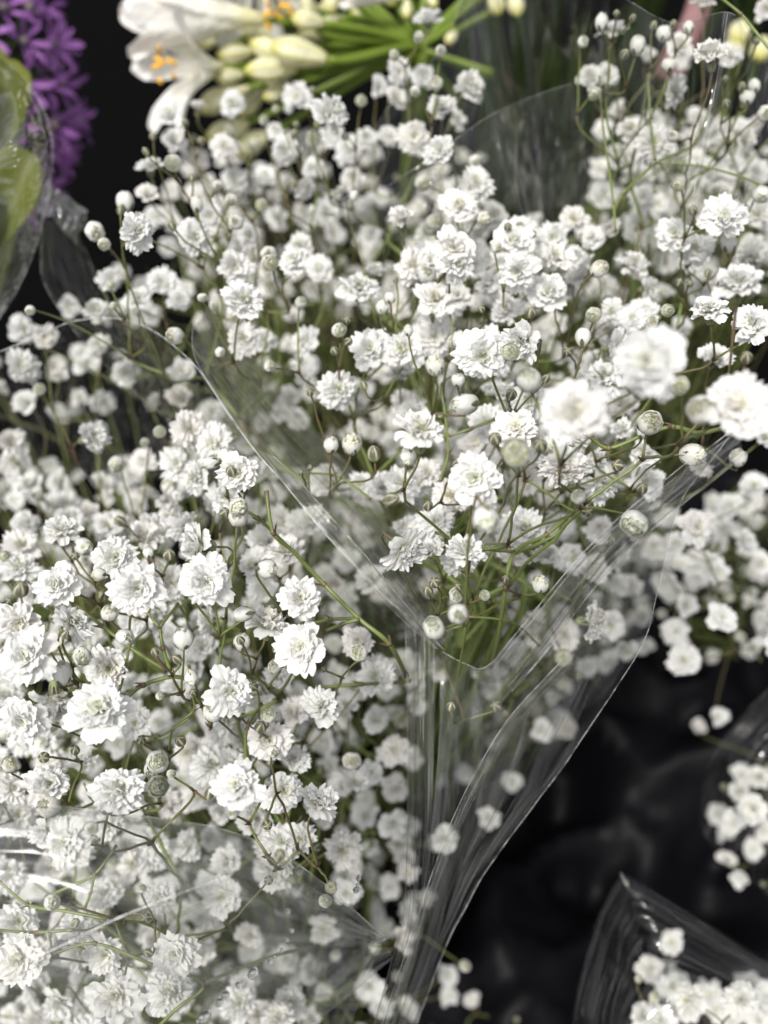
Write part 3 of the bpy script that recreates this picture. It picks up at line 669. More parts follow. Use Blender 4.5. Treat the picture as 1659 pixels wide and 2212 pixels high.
for b, its in items.items():
    c = sum((i['p'] for i in its), Vector()) / len(its)
    sh = {'R': (.2, .28), 'E1': (.04, -.05), 'E2': (.2, .15)}.get(b, (-.1 * c.x, .02))
    root = Vector((c.x + sh[0], c.y + sh[1], max(0.06, c.z - 0.44)))
    ROOT[b] = root
    E = empty('flower_bunch', root); tag(E, BUNCH[b][0], 'flower bunch', 'bunches of white baby\'s breath')
    # main stems, each its own part
    pts = np.array([i['p'][:] for i in its]); nst = max(1, round(len(its) / 26))
    lab = kmeans(pts, nst, NR) if nst > 1 else np.zeros(len(its), int)
    for s in range(nst):
        sub = [its[j] for j in range(len(its)) if lab[j] == s]
        if not sub: continue
        mb = MB(); node, t, m = grow(mb, sub, root)
        end = root + Vector((rng.uniform(-.012, .012), rng.uniform(-.012, .012), 0)); L = (end - node).length
        if b == 'A':      # every stalk passes through the neck of the sleeve
            waist = P(1045, 1290, .335) + Vector([rng.gauss(0, .008) for _ in range(3)])
            pp = bez(end, Vector((0, 0, L * .2)), waist, (waist - end) * .3, 8)[:-1] + bez(waist, (waist - end) * .12, node, t * (node - waist).length * .3, 9)
        else:
            pp = bez(end, Vector((0, 0, L * .3)), node, t * L * 0.3, 14)
        add_tube(mb, pp, 0.0016, stem_rad(m), 0, 0.05, 8)
        mb.v = [tuple(Vector(v) - root) for v in mb.v]
        link('stem', mb.mesh('stem', M_STEM), E)
    for hb, r, fac, poly in HAND:
        if hb != b: continue
        pl = [P(x, y, d0(x, y) * fac) for x, y in poly]
        mb = MB(); sm = catmull(pl, 5 * (len(pl) - 1))
        r *= .85; add_tube(mb, sm, r * .85, r * 1.05, 0.1, 0.1, 8)
        for i, q in enumerate(pl[1:-1]):
            if i % 2 == 0:
                V, F = tube([q - (pl[i + 2] - pl[i]).normalized() * r * 1.5, q, q + (pl[i + 2] - pl[i]).normalized() * r * 1.5], [r * .9, r * 1.45, r * .9], 8); mb.add(V, F, [0] * len(V), [.75] * len(V))
                bracts(mb, q, (pl[i] - pl[i + 2]).normalized(), r)
        mb.v = [tuple(Vector(v) - root) for v in mb.v]
        link('stem', mb.mesh('stem', M_STEM), E)
    if MASS.get(b):
        mb = MB()
        for p, f, sz in MASS[b]:
            V, F, A = LOWR.choice(LOW); M = np.array(rot_to(f, LOWR.uniform(0, 6.28)).to_matrix()) * sz
            mb.add(V @ M.T + np.array((p - root)[:]), F, A)
        tag(link('flower', mb.mesh('flower', M_PETAL), E), kind='stuff')
        # their thin stalks, and narrow leaves added to soak up light deep down
        mb = MB()
        for p, f, sz in MASS[b]:
            q = p.lerp(root, LOWR.uniform(.35, .6)) + Vector([LOWR.gauss(0, .012) for _ in range(3)])
            V, F = tube([z - root for z in bez(p - f * sz * .2, -f * .01, q, (root - p).normalized() * .02, 4)], .0004, 4); mb.add(V, F, [0] * len(V), [LOWR.choice((0, .2, .6))] * len(V))
        tag(link('stem', mb.mesh('stem', M_STEM), E), kind='stuff')
        mb = MB()
        for k in range(len(MASS[b]) * 2):
            p, f, sz = LOWR.choice(MASS[b]); p = p.lerp(root, LOWR.uniform(.08, .3)) + Vector([LOWR.gauss(0, .006) for _ in range(3)])
            a = Vector((LOWR.gauss(0, 1), LOWR.gauss(0, 1), LOWR.uniform(.2, 1.4))).normalized(); w2 = a.orthogonal().normalized(); w2.rotate(Quaternion(a, LOWR.uniform(0, 6.28))); L = LOWR.uniform(.014, .026); h = LOWR.uniform(.0014, .0026); n2 = a.cross(w2)
            pts = [(0, .25), (.3, .9), (.6, 1), (.85, .55), (1, .05)]; V = []
            for t, ww in pts: V += [p - root + a * (L * t) - n2 * (L * .25 * t * t) - w2 * (h * ww), p - root + a * (L * t) - n2 * (L * .25 * t * t) + w2 * (h * ww)]
            mb.add(V, [(2 * i, 2 * i + 1, 2 * i + 3, 2 * i + 2) for i in range(4)])
        tag(link('leaf', mb.mesh('leaf', M_THICKET), E), kind='stuff')
    # flowers; those that show largest and sharpest get separate outer petals
    fl = sorted([i for i in its if i['k'] == 'F'], key=lambda i: (i['deep'], -i['sc']))
    hero = set(id(i) for i in fl[:30] if not i['deep'])
    for it in its:
        loc = it['p'] - root
        if it['k'] == 'F':
            rot = rot_to(it['f'], rng.uniform(0, 6.28)); sc = it['s'] * 1.07
            s3 = (sc * rng.uniform(.88, 1.12), sc * rng.uniform(.88, 1.12), sc * rng.uniform(.85, 1.2))
            if id(it) in hero:
                o = link('flower', rng.choice(CORE), E, loc, rot, s3)
                a0 = rng.uniform(0, 6.28); npet = 9
                for k in range(npet):
                    link('petal', rng.choice(PETALS), o, (0, 0, 0), Quaternion((0, 0, 1), a0 + 6.283 * (k + rng.uniform(-.25, .25)) / npet), rng.uniform(.84, 1.10))
                link('calyx', CALYX_F, o)
            else:
                o = link('flower', rng.choice(FULL), E, loc, rot, s3)
                if not it['deep']: link('calyx', CALYX_F, o)
        elif it['k'] == 'O':
            rot = rot_to(it['f'], rng.uniform(0, 6.28)); sc = it['s']
            o = link('bud', rng.choice(OPENB), E, loc, rot, (sc * rng.uniform(.84, 1.0), sc * rng.uniform(.88, 1.04), sc * rng.uniform(1.0, 1.3)))
            link('calyx', CALYX_B, o)
        else:
            o = link('bud', rng.choice(CLOSEDB), E, loc, rot_to(it['f'], rng.uniform(0, 6.28)), it['s'])

# ------------------------------------------------------------------ film sleeves
def film(parent, rows, mat, nu=70, nv=70, amp=0.0012, crease=0.0012, fr=60, seed=0, along=1, edges=(), base=Vector(), edge_r=0.00013):
    """a loft through measured curves, wrinkled; edges: which border curves carry the cut edge"""
    W = [[P(*p) for p in r] for r in rows]
    g = [catmull(r, nu) for r in W]
    cols = [catmull([g[k][i] for k in range(len(g))], nv) for i in range(nu + 1)]
    V = []; UV = []
    arr = [[cols[i][j] for j in range(nv + 1)] for i in range(nu + 1)]
    for i in range(nu + 1):
        for j in range(nv + 1):
            p = arr[i][j]
            a = arr[min(i + 1, nu)][j] - arr[max(i - 1, 0)][j]; b = arr[i][min(j + 1, nv)] - arr[i][max(j - 1, 0)]
            n = a.cross(b); n = n.normalized() if n.length > 1e-12 else Vector((0, 0, 1))
            u, v = i / nu, j / nv
            q = Vector((u * 9, v * 2.2, seed * 7.3)) if along else Vector((u * 2.2, v * 9, seed * 7.3))
            h = amp * noise.noise(p * fr + Vector((seed, 0, 0))) + crease * (1 - 2 * abs(noise.noise(q))) * (0.4 + 0.6 * noise.noise(q * .4 + Vector((5, 2, 1))))
            fade = min(1, 6 * min(v, 1 - v) + 0.25)
            V.append(p + n * h * fade - base); UV.append((u, v) if along else (v, u))
    F = [(i * (nv + 1) + j, (i + 1) * (nv + 1) + j, (i + 1) * (nv + 1) + j + 1, i * (nv + 1) + j + 1) for i in range(nu) for j in range(nv)]
    mb = MB(); mb.add(V, F); me = mb.mesh('film_panel', mat)
    uvl = me.uv_layers.new(name='UVMap'); li = np.zeros(len(me.loops), int); me.loops.foreach_get('vertex_index', li)
    uvl.data.foreach_set('uv', np.array(UV, dtype=np.float32)[li].ravel())
    o = link('film_panel', me, parent)
    for e in edges:
        if e == 'v0': pts = [V[i * (nv + 1)] for i in range(nu + 1)]
        elif e == 'v1': pts = [V[i * (nv + 1) + nv] for i in range(nu + 1)]
        elif e == 'u0': pts = [V[j] for j in range(nv + 1)]
        else: pts = [V[nu * (nv + 1) + j] for j in range(nv + 1)]
        r = [edge_r * 0.42 * (0.6 + 0.8 * abs(noise.noise(Vector(p) * 400))) for p in pts]
        tv, tf = tube(pts, r, 5); m2 = MB(); m2.add(tv, tf); link('film_edge', m2.mesh('film_edge', M_EDGE), parent)
    return o

def sleeve(label, base):
    return tag(empty('film_sleeve', base), label, 'film sleeve', 'clear film sleeves round the bunches')

# sleeve of bunch B: low front lip, back lip that climbs behind its flowers, right side with soft painted glare
S = sleeve('clear crinkled film sleeve with a low curved lip round the densest baby\'s breath', ROOT['B']); b0 = ROOT['B']
film(S, [[(-70, 1728, .198), (80, 1738, .196), (200, 1748, .196), (350, 1768, .198), (480, 1790, .202), (600, 1838, .208), (720, 1925, .216), (830, 2025, .226)],
         [(-70, 1790, .186), (80, 1800, .185), (200, 1815, .186), (350, 1840, .190), (480, 1870, .196), (600, 1910, .204), (720, 1975, .214), (835, 2035, .228)],
         [(-70, 1990, .184), (80, 2000, .184), (200, 2010, .185), (350, 2020, .189), (480, 2030, .196), (600, 2040, .206), (720, 2045, .218), (842, 2050, .232)],
         [(-70, 2320, .196), (80, 2320, .196), (200, 2320, .197), (350, 2310, .200), (480, 2290, .206), (600, 2250, .214), (720, 2180, .224), (850, 2070, .236)]],
     M_FILM_FOG, 90, 70, .0009, .0016, 70, 1, 0, ('v0',), b0)
film(S, [[(874, 1290, .262), (878, 1500, .256), (879, 1750, .248), (868, 1960, .24), (835, 2110, .238), (780, 2300, .24)],
         [(905, 1330, .262), (908, 1550, .257), (905, 1800, .251), (890, 2000, .245), (852, 2130, .245), (800, 2300, .248)],
         [(942, 1380, .262), (938, 1600, .258), (930, 1850, .254), (906, 2030, .25), (872, 2150, .252), (830, 2300, .255)]],
     M_FILM_SOFT, 80, 40, .0005, .0005, 60, 2, 0, (), b0, .0001)
dl = [.305, .30, .298, .294, .289, .284, .279, .272, .264, .256, .25, .247, .25, .257]
film(S, [[(x, y, d) for (x, y), d in zip(LIPB, dl)], [(x + 10, y + 90, d + .018) for (x, y), d in zip(LIPB, dl)], [(x + 30, y + 330, d + .075) for (x, y), d in zip(LIPB, dl)]],
     M_FILM_DARK, 110, 40, .0010, .0014, 50, 3, 1, ('v0',), b0, .00042)
apex = (829, 2027, .2215)
fan = [(545, 1818, .200), (560, 1880, .197), (590, 1950, .197), (620, 2030, .199), (650, 2110, .201), (690, 2190, .205), (740, 2270, .21)]
film(S, [[(x + (apex[0] - x) * t, y + (apex[1] - y) * t, d + (apex[2] - d) * t) for t in (0, .3, .55, .75, .9, 1)] for x, y, d in fan],
     M_FILM_V, 50, 90, .0006, .0016, 90, 21, 0, (), b0)
film(S, [[(70, 2072, .1815), (150, 2035, .1815), (250, 1985, .183), (350, 1945, .186), (430, 1915, .190), (500, 1890, .194)],
         [(80, 2120, .1815), (160, 2085, .1815), (260, 2040, .183), (360, 1995, .186), (440, 1960, .190), (510, 1930, .194)]],
     M_FILM_CLEAN, 70, 8, .0003, .0004, 200, 22, 0, ('v0',), b0, .0005)

# sleeve of bunch A: the V-shaped fold, its left wall and the long tapering front
S = sleeve('clear film sleeve folded into a deep V with a long bright edge running down', ROOT['A']); b0 = ROOT['A']
film(S, [[(950, 1405, .252), (1000, 1432, .243), (1050, 1440, .236), (1130, 1350, .226), (1280, 1172, .212), (1430, 1042, .205), (1592, 922, .198)],
         [(946, 1480, .247), (1000, 1500, .243), (1060, 1510, .238), (1130, 1460, .232), (1240, 1330, .226), (1340, 1235, .221), (1460, 1130, .217)],
         [(942, 1590, .247), (990, 1600, .244), (1050, 1600, .242), (1110, 1580, .24), (1190, 1530, .24), (1290, 1450, .24), (1400, 1370, .24)],
         [(936, 1730, .25), (975, 1735, .248), (1020, 1735, .248), (1070, 1725, .25), (1120, 1700, .253), (1180, 1660, .256), (1250, 1610, .26)],
         [(920, 1880, .256), (945, 1882, .256), (975, 1882, .258), (1000, 1878, .26), (1025, 1870, .263), (1050, 1862, .266), (1075, 1850, .27)],
         [(886, 2060, .268), (900, 2062, .268), (918, 2062, .27), (932, 2058, .272), (945, 2052, .275), (958, 2046, .278), (970, 2038, .28)],
         [(815, 2320, .29), (822, 2320, .29), (832, 2320, .292), (842, 2318, .294), (852, 2315, .296), (860, 2312, .298), (868, 2305, .30)]],
     M_FILM_V, 90, 110, .0009, .0018, 60, 4, 1, ('v0', 'u1'), b0, .00024)
# doubled band along the right lip
film(S, [[(1060, 1452, .233), (1130, 1362, .223), (1280, 1184, .209), (1430, 1054, .202), (1592, 932, .196)],
         [(1085, 1470, .229), (1150, 1390, .219), (1296, 1208, .206), (1444, 1080, .199), (1600, 958, .193)],
         [(1105, 1495, .231), (1175, 1415, .222), (1316, 1232, .209), (1456, 1106, .202), (1606, 985, .196)]],
     M_FILM_HAZY, 90, 16, .0005, .0010, 120, 5, 0, ('v0', 'v1'), b0, .00012)
fold = [(1235, 1405, .222), (1155, 1488, .226), (1092, 1562, .230), (1040, 1645, .233), (988, 1745, .237), (945, 1855, .242), (895, 2000, .25), (825, 2215, .268)]
film(S, [fold, [(x + 11, y + 10, d - .0018) for x, y, d in fold], [(x + 20, y + 18, d) for x, y, d in fold]], M_FILM_HAZY, 90, 8, .0004, .0006, 100, 6, 0, ('v0',), b0, .00014)
film(S, [[(418, 700, .274), (414, 740, .27), (430, 795, .265), (500, 905, .258), (590, 1020, .248), (720, 1165, .243), (850, 1310, .245), (955, 1400, .25)],
         [(432, 690, .285), (450, 740, .283), (485, 800, .28), (560, 900, .275), (650, 1000, .265), (765, 1120, .258), (870, 1260, .258), (962, 1385, .26)],
         [(450, 660, .33), (520, 740, .335), (590, 820, .335), (680, 930, .33), (770, 1020, .32), (850, 1120, .30), (910, 1230, .285), (985, 1370, .275)]],
     M_FILM_V, 100, 44, .0009, .0014, 70, 7, 0, ('v0',), b0, .00014)
film(S, [[(560, 975, .250), (590, 1010, .246), (650, 1090, .241), (740, 1190, .238), (850, 1320, .24), (940, 1400, .245)],
         [(590, 985, .247), (640, 1030, .242), (700, 1100, .238), (790, 1200, .236), (880, 1310, .238), (960, 1405, .244)]],
     M_FILM_HAZY, 70, 16, .0006, .0012, 90, 8, 0, ('v0', 'v1'), b0, .00013)
film(S, [[(90, 470, .345), (88, 540, .34), (95, 610, .335), (150, 700, .328), (230, 790, .32), (330, 880, .315), (430, 960, .31)],
         [(120, 480, .335), (130, 550, .33), (150, 620, .325), (210, 700, .32), (290, 790, .315), (380, 870, .31), (470, 940, .305)],
         [(165, 500, .345), (195, 560, .34), (225, 620, .335), (285, 700, .33), (350, 770, .325), (430, 840, .32), (520, 910, .315)]],
     M_FILM_DARK, 70, 30, .0010, .0018, 60, 9, 0, ('v0',), b0, .00012)
# back panel of the same sleeve, passing up beside the top flowers
film(S, [[(665, 515, .30), (750, 385, .31), (840, 230, .32), (960, 95, .33), (1000, -40, .34)],
         [(760, 500, .30), (860, 395, .31), (960, 300, .315), (1020, 200, .32), (1030, -40, .33)],
         [(880, 520, .30), (960, 470, .305), (1060, 440, .31), (1085, 300, .315), (1050, -40, .33)],
         [(1000, 520, .31), (1070, 480, .315), (1110, 440, .32), (1120, 300, .325), (1075, -40, .335)]],
     M_FILM_CLEAN, 60, 50, .0012, .0012, 40, 10, 0, ('v0',), b0, .00010)

# sleeve of bunch C
S = sleeve('tall clear film sleeve with vertical streaks and a folded corner, round the airy baby\'s breath', ROOT['C']); b0 = ROOT['C']
film(S, [[(968, -60, .325), (1000, 60, .32), (1030, 170, .315), (1070, 320, .31), (1120, 480, .315), (1150, 640, .33)],
         [(1010, -60, .33), (1040, 60, .325), (1062, 170, .32), (1092, 320, .315), (1135, 480, .32), (1170, 640, .335)],
         [(1120, -60, .37), (1130, 60, .365), (1140, 170, .36), (1150, 320, .355), (1170, 480, .355), (1200, 640, .355)],
         [(1228, -60, .345), (1222, 60, .34), (1215, 170, .335), (1200, 320, .335), (1200, 480, .34), (1230, 640, .35)],
         [(1345, -5, .285), (1340, 80, .283), (1330, 170, .28), (1320, 320, .285), (1315, 480, .305), (1310, 640, .33)],
         [(1460, 52, .268), (1450, 120, .266), (1440, 200, .264), (1425, 340, .268), (1415, 490, .295), (1400, 640, .33)],
         [(1568, 30, .248), (1556, 120, .247), (1540, 210, .246), (1512, 340, .25), (1485, 480, .28), (1460, 640, .33)],
         [(1620, 75, .262), (1610, 150, .26), (1600, 230, .26), (1580, 350, .265), (1560, 510, .29), (1540, 640, .33)],
         [(1690, 100, .262), (1690, 180, .262), (1690, 260, .262), (1690, 370, .27), (1690, 520, .295), (1690, 640, .33)]],
     M_FILM_DARK, 80, 130, .0010, .0012, 50, 11, 0, ('u0',), b0, .00010)
film(S, [[(1572, 28, .243), (1557, 120, .242), (1541, 210, .241), (1513, 340, .241), (1483, 495, .242)], [(1580, 30, .246), (1566, 120, .245), (1550, 210, .244), (1522, 340, .244), (1490, 495, .245)]],
     M_FILM_HAZY, 40, 4, .0002, .0003, 90, 12, 0, ('v0',), b0, .00013)
film(S, [[(840, 400, .29), (930, 340, .295), (1050, 255, .30), (1160, 205, .305), (1260, 172, .31)], [(850, 520, .29), (950, 500, .295), (1070, 460, .30), (1180, 450, .305), (1270, 440, .31)]],
     M_FILM_CLEAN, 50, 30, .0012, .0008, 45, 13, 1, ('v0',), b0, .00010)

S = sleeve('clear film sleeve with a peaked lip round the low bunch with one bright flower', ROOT['E1']); b0 = ROOT['E1']
film(S, [[(1225, 2290, .315), (1250, 2120, .312), (1285, 1990, .31), (1335, 1895, .308), (1350, 1888, .307), (1480, 1965, .305), (1690, 2095, .303)],
         [(1300, 2300, .305), (1310, 2170, .303), (1335, 2080, .302), (1365, 2010, .300), (1400, 1990, .298), (1520, 2050, .295), (1690, 2140, .292)],
         [(1400, 2320, .29), (1420, 2290, .29), (1460, 2270, .29), (1500, 2260, .29), (1550, 2260, .29), (1610, 2270, .29), (1690, 2290, .29)]],
     M_FILM_DARK, 90, 60, .0030, .0035, 60, 14, 0, (), b0)
S = sleeve('slanting clear film sleeve edge in front of the small blurred cluster in the dark', ROOT['E2']); b0 = ROOT['E2']
film(S, [[(1700, 1450, .35), (1620, 1525, .352), (1560, 1600, .355), (1520, 1680, .36), (1510, 1780, .365)], [(1700, 1560, .345), (1650, 1620, .346), (1600, 1690, .35), (1560, 1760, .355), (1545, 1840, .36)],
         [(1760, 1760, .345), (1760, 1800, .346), (1760, 1840, .35), (1760, 1900, .355), (1740, 2000, .36)]],
     M_FILM_DARK, 80, 60, .0030, .0035, 60, 15, 0, (), b0)

# ------------------------------------------------------------------ lime foliage in its own sleeve
fb = P(-60, 420, .40); fb = Vector((fb.x - .14, fb.y, max(0.05, fb.z - .35)))
E = tag(empty('foliage_bunch', fb), 'bunch of broad lime green leaves inside a bulging film sleeve', 'foliage bunch')
lr = random.Random(8)
LEAVES = []
for k in range(4):
    mb = MB(); mb.add(*petal(lr, 1.0, 0.27, 30 - 8 * k, -10 + 3 * k, r0=0, cup=0.15, ruff=0.04, nu=10, nv=6, base=0.12, tb=0.8, tpow=1.2, teeth=0.0, notch=-0.22, fold=0.25)); LEAVES.append(mb.mesh('leaf', M_LEAF))
for x, y, d, roll, sz in [(-35, 400, .385, 6, .052), (-8, 450, .40, 2, .048), (-80, 420, .375, -10, .055), (-20, 560, .39, 20, .042), (-70, 640, .38, -5, .050), (-5, 640, .405, -4, .034), (-10, 300, .42, -2, .036)]:
    p = P(x, y, d); f = ((CAM - p).normalized() * .8 + Vector((lr.gauss(0, .15), lr.gauss(0, .15), .35))).normalized()
    xa = (UPV * math.cos(R(roll)) + RGT * math.sin(R(roll))); xa = (xa - f * xa.dot(f)).normalized()
    link('leaf', lr.choice(LEAVES[2:]), E, p - fb, Matrix((xa, f.cross(xa), f)).transposed().to_quaternion(), sz)
for k in range(5):
    p = P(lr.uniform(-330, -200), lr.uniform(250, 420), .42); q = fb + Vector((lr.uniform(-.01, .01), lr.uniform(-.01, .01), 0))
    V, F = tube(bez(q - fb, Vector((0, 0, .12)), p - fb, Vector((0, 0, .08)), 10), [.003 - .00015 * i for i in range(11)], 8); link('stem', MB().add(V, F).mesh('stem', M_GREEN), E)
S = sleeve('bulging glossy film sleeve round the lime green leaves beside the purple flower head', fb)
film(S, [[(-40, 95, .335), (0, 122, .33), (45, 160, .325), (85, 215, .322), (110, 275, .32), (115, 340, .32), (108, 410, .322), (92, 490, .325), (70, 560, .33), (30, 640, .335), (-30, 730, .34)],
         [(-40, 130, .315), (0, 155, .31), (35, 190, .305), (70, 235, .302), (92, 285, .30), (97, 340, .30), (90, 400, .302), (74, 470, .305), (52, 540, .31), (15, 610, .315), (-40, 690, .32)],
         [(-50, 220, .295), (-20, 235, .29), (10, 255, .286), (35, 280, .283), (48, 310, .282), (50, 350, .282), (45, 395, .284), (32, 445, .287), (15, 500, .292), (-15, 560, .30), (-50, 620, .305)],
         [(-90, 330, .29), (-75, 335, .288), (-60, 340, .286), (-48, 345, .285), (-42, 355, .284), (-40, 370, .284), (-45, 385, .285), (-52, 400, .287), (-62, 420, .29), (-78, 440, .295), (-95, 460, .30)]],
     M_FILM, 90, 50, .0012, .0014, 45, 16, 1, ('v0',), fb, .00012)
film(S, [[(106, 392, .335), (125, 405, .34), (150, 425, .345), (185, 455, .352)], [(104, 425, .33), (120, 432, .336), (145, 455, .342), (180, 490, .35)], [(100, 470, .328), (118, 470, .334), (142, 500, .34), (172, 535, .348)]],
     film_material('glossy_film', .01, .05, .35, .6, .12), 60, 50, .004, .003, 90, 17, 1, (), fb)

# ------------------------------------------------------------------ purple flower head
ac = P(-62, 190, .52); ab = Vector((ac.x - .12, ac.y + .02, .05))
E = tag(empty('purple_flower', ab), 'round violet flower head of small star-shaped florets against the dark', 'purple flower')
ar = random.Random(4)
FP = []
for k in range(4):
    mb = MB(); mb.add(*petal(ar, 1.0, 0.115, 30 + 8 * k, -5 + 12 * k, r0=.1, cup=.3, ruff=.03, nu=6, nv=4, base=.4, tb=.6, teeth=0, notch=-.25)); FP.append(mb.mesh('petal', M_PURPLE))
mb = MB(); V, F = revolve([(.001, 0), (.13, .03), (.17, .14), (.12, .25), (.001, .29)], 10, .1, 3); mb.add(V, F, [.2] * len(V))
M_OV = simple('floret_heart', (.20, .17, .16), .5); HEART = mb.mesh('floret', M_OV)
PM = MB()
for k in range(6):
    PM.add(*petal(ar, 1.0, 0.115, 35 + ar.uniform(-10, 25), 0 + ar.uniform(-10, 30), r0=.1, cup=.3, ruff=.03, nu=4, nv=3, base=.4, tb=.6, teeth=0, notch=-.25, az=k * 1.0472))
FLORET = PM.mesh('floret', M_PURPLE)
rad = .051; fl = []
for k in range(112):
    z = 1 - 2 * (k + .5) / 112; q = k * 2.39996; s = math.sqrt(1 - z * z); v = Vector((s * math.cos(q), s * math.sin(q), z))
    fl.append((v, ac + Vector((v.x * rad * .95, v.y * rad, v.z * rad * 1.2)) * ar.uniform(.86, 1.03)))
fl.sort(key=lambda t: (t[1] - P(150, 250, .42)).length)
for k, (v, p) in enumerate(fl):
    if v.dot((CAM - ac).normalized()) < -.35: continue
    v = (v + Vector([ar.gauss(0, .22) for _ in range(3)])).normalized(); sz = ar.uniform(.0125, .0155)
    if k < 45:
        o = link('floret', HEART, E, p - ab, rot_to(v, ar.uniform(0, 6.28)), sz)
        for s in range(6): link('petal', ar.choice(FP), o, (0, 0, 0), Quaternion((0, 0, 1), s * 1.0472 + ar.uniform(-.12, .12)), ar.uniform(.9, 1.1))
    else: o = link('floret', FLORET, E, p - ab, rot_to(v, ar.uniform(0, 6.28)), sz)
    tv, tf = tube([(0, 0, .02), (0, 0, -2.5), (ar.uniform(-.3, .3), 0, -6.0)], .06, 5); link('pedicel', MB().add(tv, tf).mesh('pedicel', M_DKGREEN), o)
V, F = tube([(0, 0, 0), (0, -.01, (ac.z - ab.z) * .5), tuple(ac - ab)], [.006, .0055, .005], 10); link('stem', MB().add(V, F).mesh('stem', M_GREEN), E)

# ------------------------------------------------------------------ white trumpet flowers with cream buds on one umbel
uc = P(905, 105, .47); ub = Vector((uc.x, uc.y + .22, .05))
E = tag(empty('agapanthus', ub), 'white trumpet flowers with orange anthers and cream buds on green stalks', 'agapanthus')
gr = random.Random(21)
TEP = []; BELL = []
for k in range(5):
    mb = MB(); mb.add(*petal(gr, 1.0, 0.135, 72 + gr.uniform(-4, 4), 22 + gr.uniform(-25, 12), r0=.05, cup=.35, ruff=.02, nu=10, nv=8, base=.22, tb=.35, tpow=2.2, teeth=0, notch=-.2, curl=1.4)); TEP.append(mb.mesh('petal', M_LILY))
    mb = MB(); mb.add(*petal(gr, 1.0, 0.175, 72 + gr.uniform(-3, 3), 80 + gr.uniform(-10, 8), r0=.05, cup=.45, ruff=.015, nu=10, nv=8, base=.25, tb=.35, tpow=2.2, teeth=0, notch=-.2, curl=1.0)); BELL.append(mb.mesh('petal', M_LILY))
mb = MB(); V, F = revolve([(.001, -.06), (.035, -.05), (.055, 0), (.075, .1), (.10, .25)], 18, .04, 6); mb.add(V, F, [.8, ] * 36 + [.55] * 36 + [.3] * 18); TUBE = mb.mesh('flower', M_LILY)
def stamen(k):
    t = gr.uniform(.05, .2); pts = bez(Vector((.03, 0, .05)), Vector((0.01, 0, .25)), Vector((t, gr.uniform(-.04, .04), .78 + gr.uniform(-.06, .1))), Vector((t * .6, 0, .12)), 8)
    V, F = tube(pts, .009, 6); mb = MB(); mb.add(V, F); nf = len(F)
    p = pts[-1]; d = Vector((gr.gauss(0, .7), gr.gauss(0, .7), .5)).normalized()
    V, F = tube([p - d * .07, p - d * .05, p, p + d * .05, p + d * .07], [.006, .02, .026, .02, .006], 8); mb.add(V, F)
    me = mb.mesh('stamen', M_FIL); me.materials.append(M_ANTHER)
    for i in range(nf, len(me.polygons)): me.polygons[i].material_index = 1
    return me
STA = [stamen(k) for k in range(6)]
def bud_mesh(w, tip):
    V, F = revolve([(.001, -.02), (.09 * w, 0), (.12 * w, .08), (.17 * w, .25), (.22 * w, .45), (.235 * w, .6), (.21 * w, .75), (.15 * w, .88), (.075 * w, .97), (.03 * w, 1.0 + tip), (.001, 1.01 + tip)], 30, .055, 6)
    A = []
    for x, y, z in V:
        q = math.atan2(y, x); A.append(min(1, .42 + .40 * max(0, math.cos(6 * q)) ** 3 + .6 * max(0, z - .82) / .18 + .5 * max(0, .25 - z)))
    return MB().add(V, F, A).mesh('bud', M_LILY)
LBUD = [bud_mesh(1, 0), bud_mesh(1.15, .01), bud_mesh(.9, .02)]
def stalk(p, t, r=.0018):
    L = (p - uc).length
    V, F = tube([q - ub for q in bez(uc, (p - uc) * .3 + Vector((0, 0, .004)), p, t * L * .25, 12)], [r * 1.15 - r * .02 * i for i in range(13)], 8)
    link('pedicel', MB().add(V, F).mesh('pedicel', M_GREEN), E)
def agap_flower(tipxy, basexy, dt, db, spin, open_=1.0, bell=False):
    p = P(*basexy, db); q = P(*tipxy, dt); ax = (q - p); L = ax.length; ax.normalize()
    o = link('flower', TUBE, E, p - ub, rot_to(ax, spin), (L * open_, L * open_, L))
    for s in range(6): link('petal', (BELL if bell else TEP)[(s * 2) % 5], o, (0, 0, .04), Quaternion((0, 0, 1), s * 1.0472), (1.0, 1, gr.uniform(.92, 1.05)))
    for s in range(6): link('stamen', STA[s], o, (0, 0, 0), Quaternion((0, 0, 1), s * 1.0472 + .4))
    stalk(p, ax, .0016)
agap_flower((272, 20), (560, 42), .43, .445, .25, 1.0, True)
agap_flower((318, 146), (480, 146), .425, .45, .5, 1.05)
agap_flower((600, 62), (545, -110), .44, .455, .9, .9)
agap_flower((742, -12), (875, -5), .44, .455, .0, .55, True)
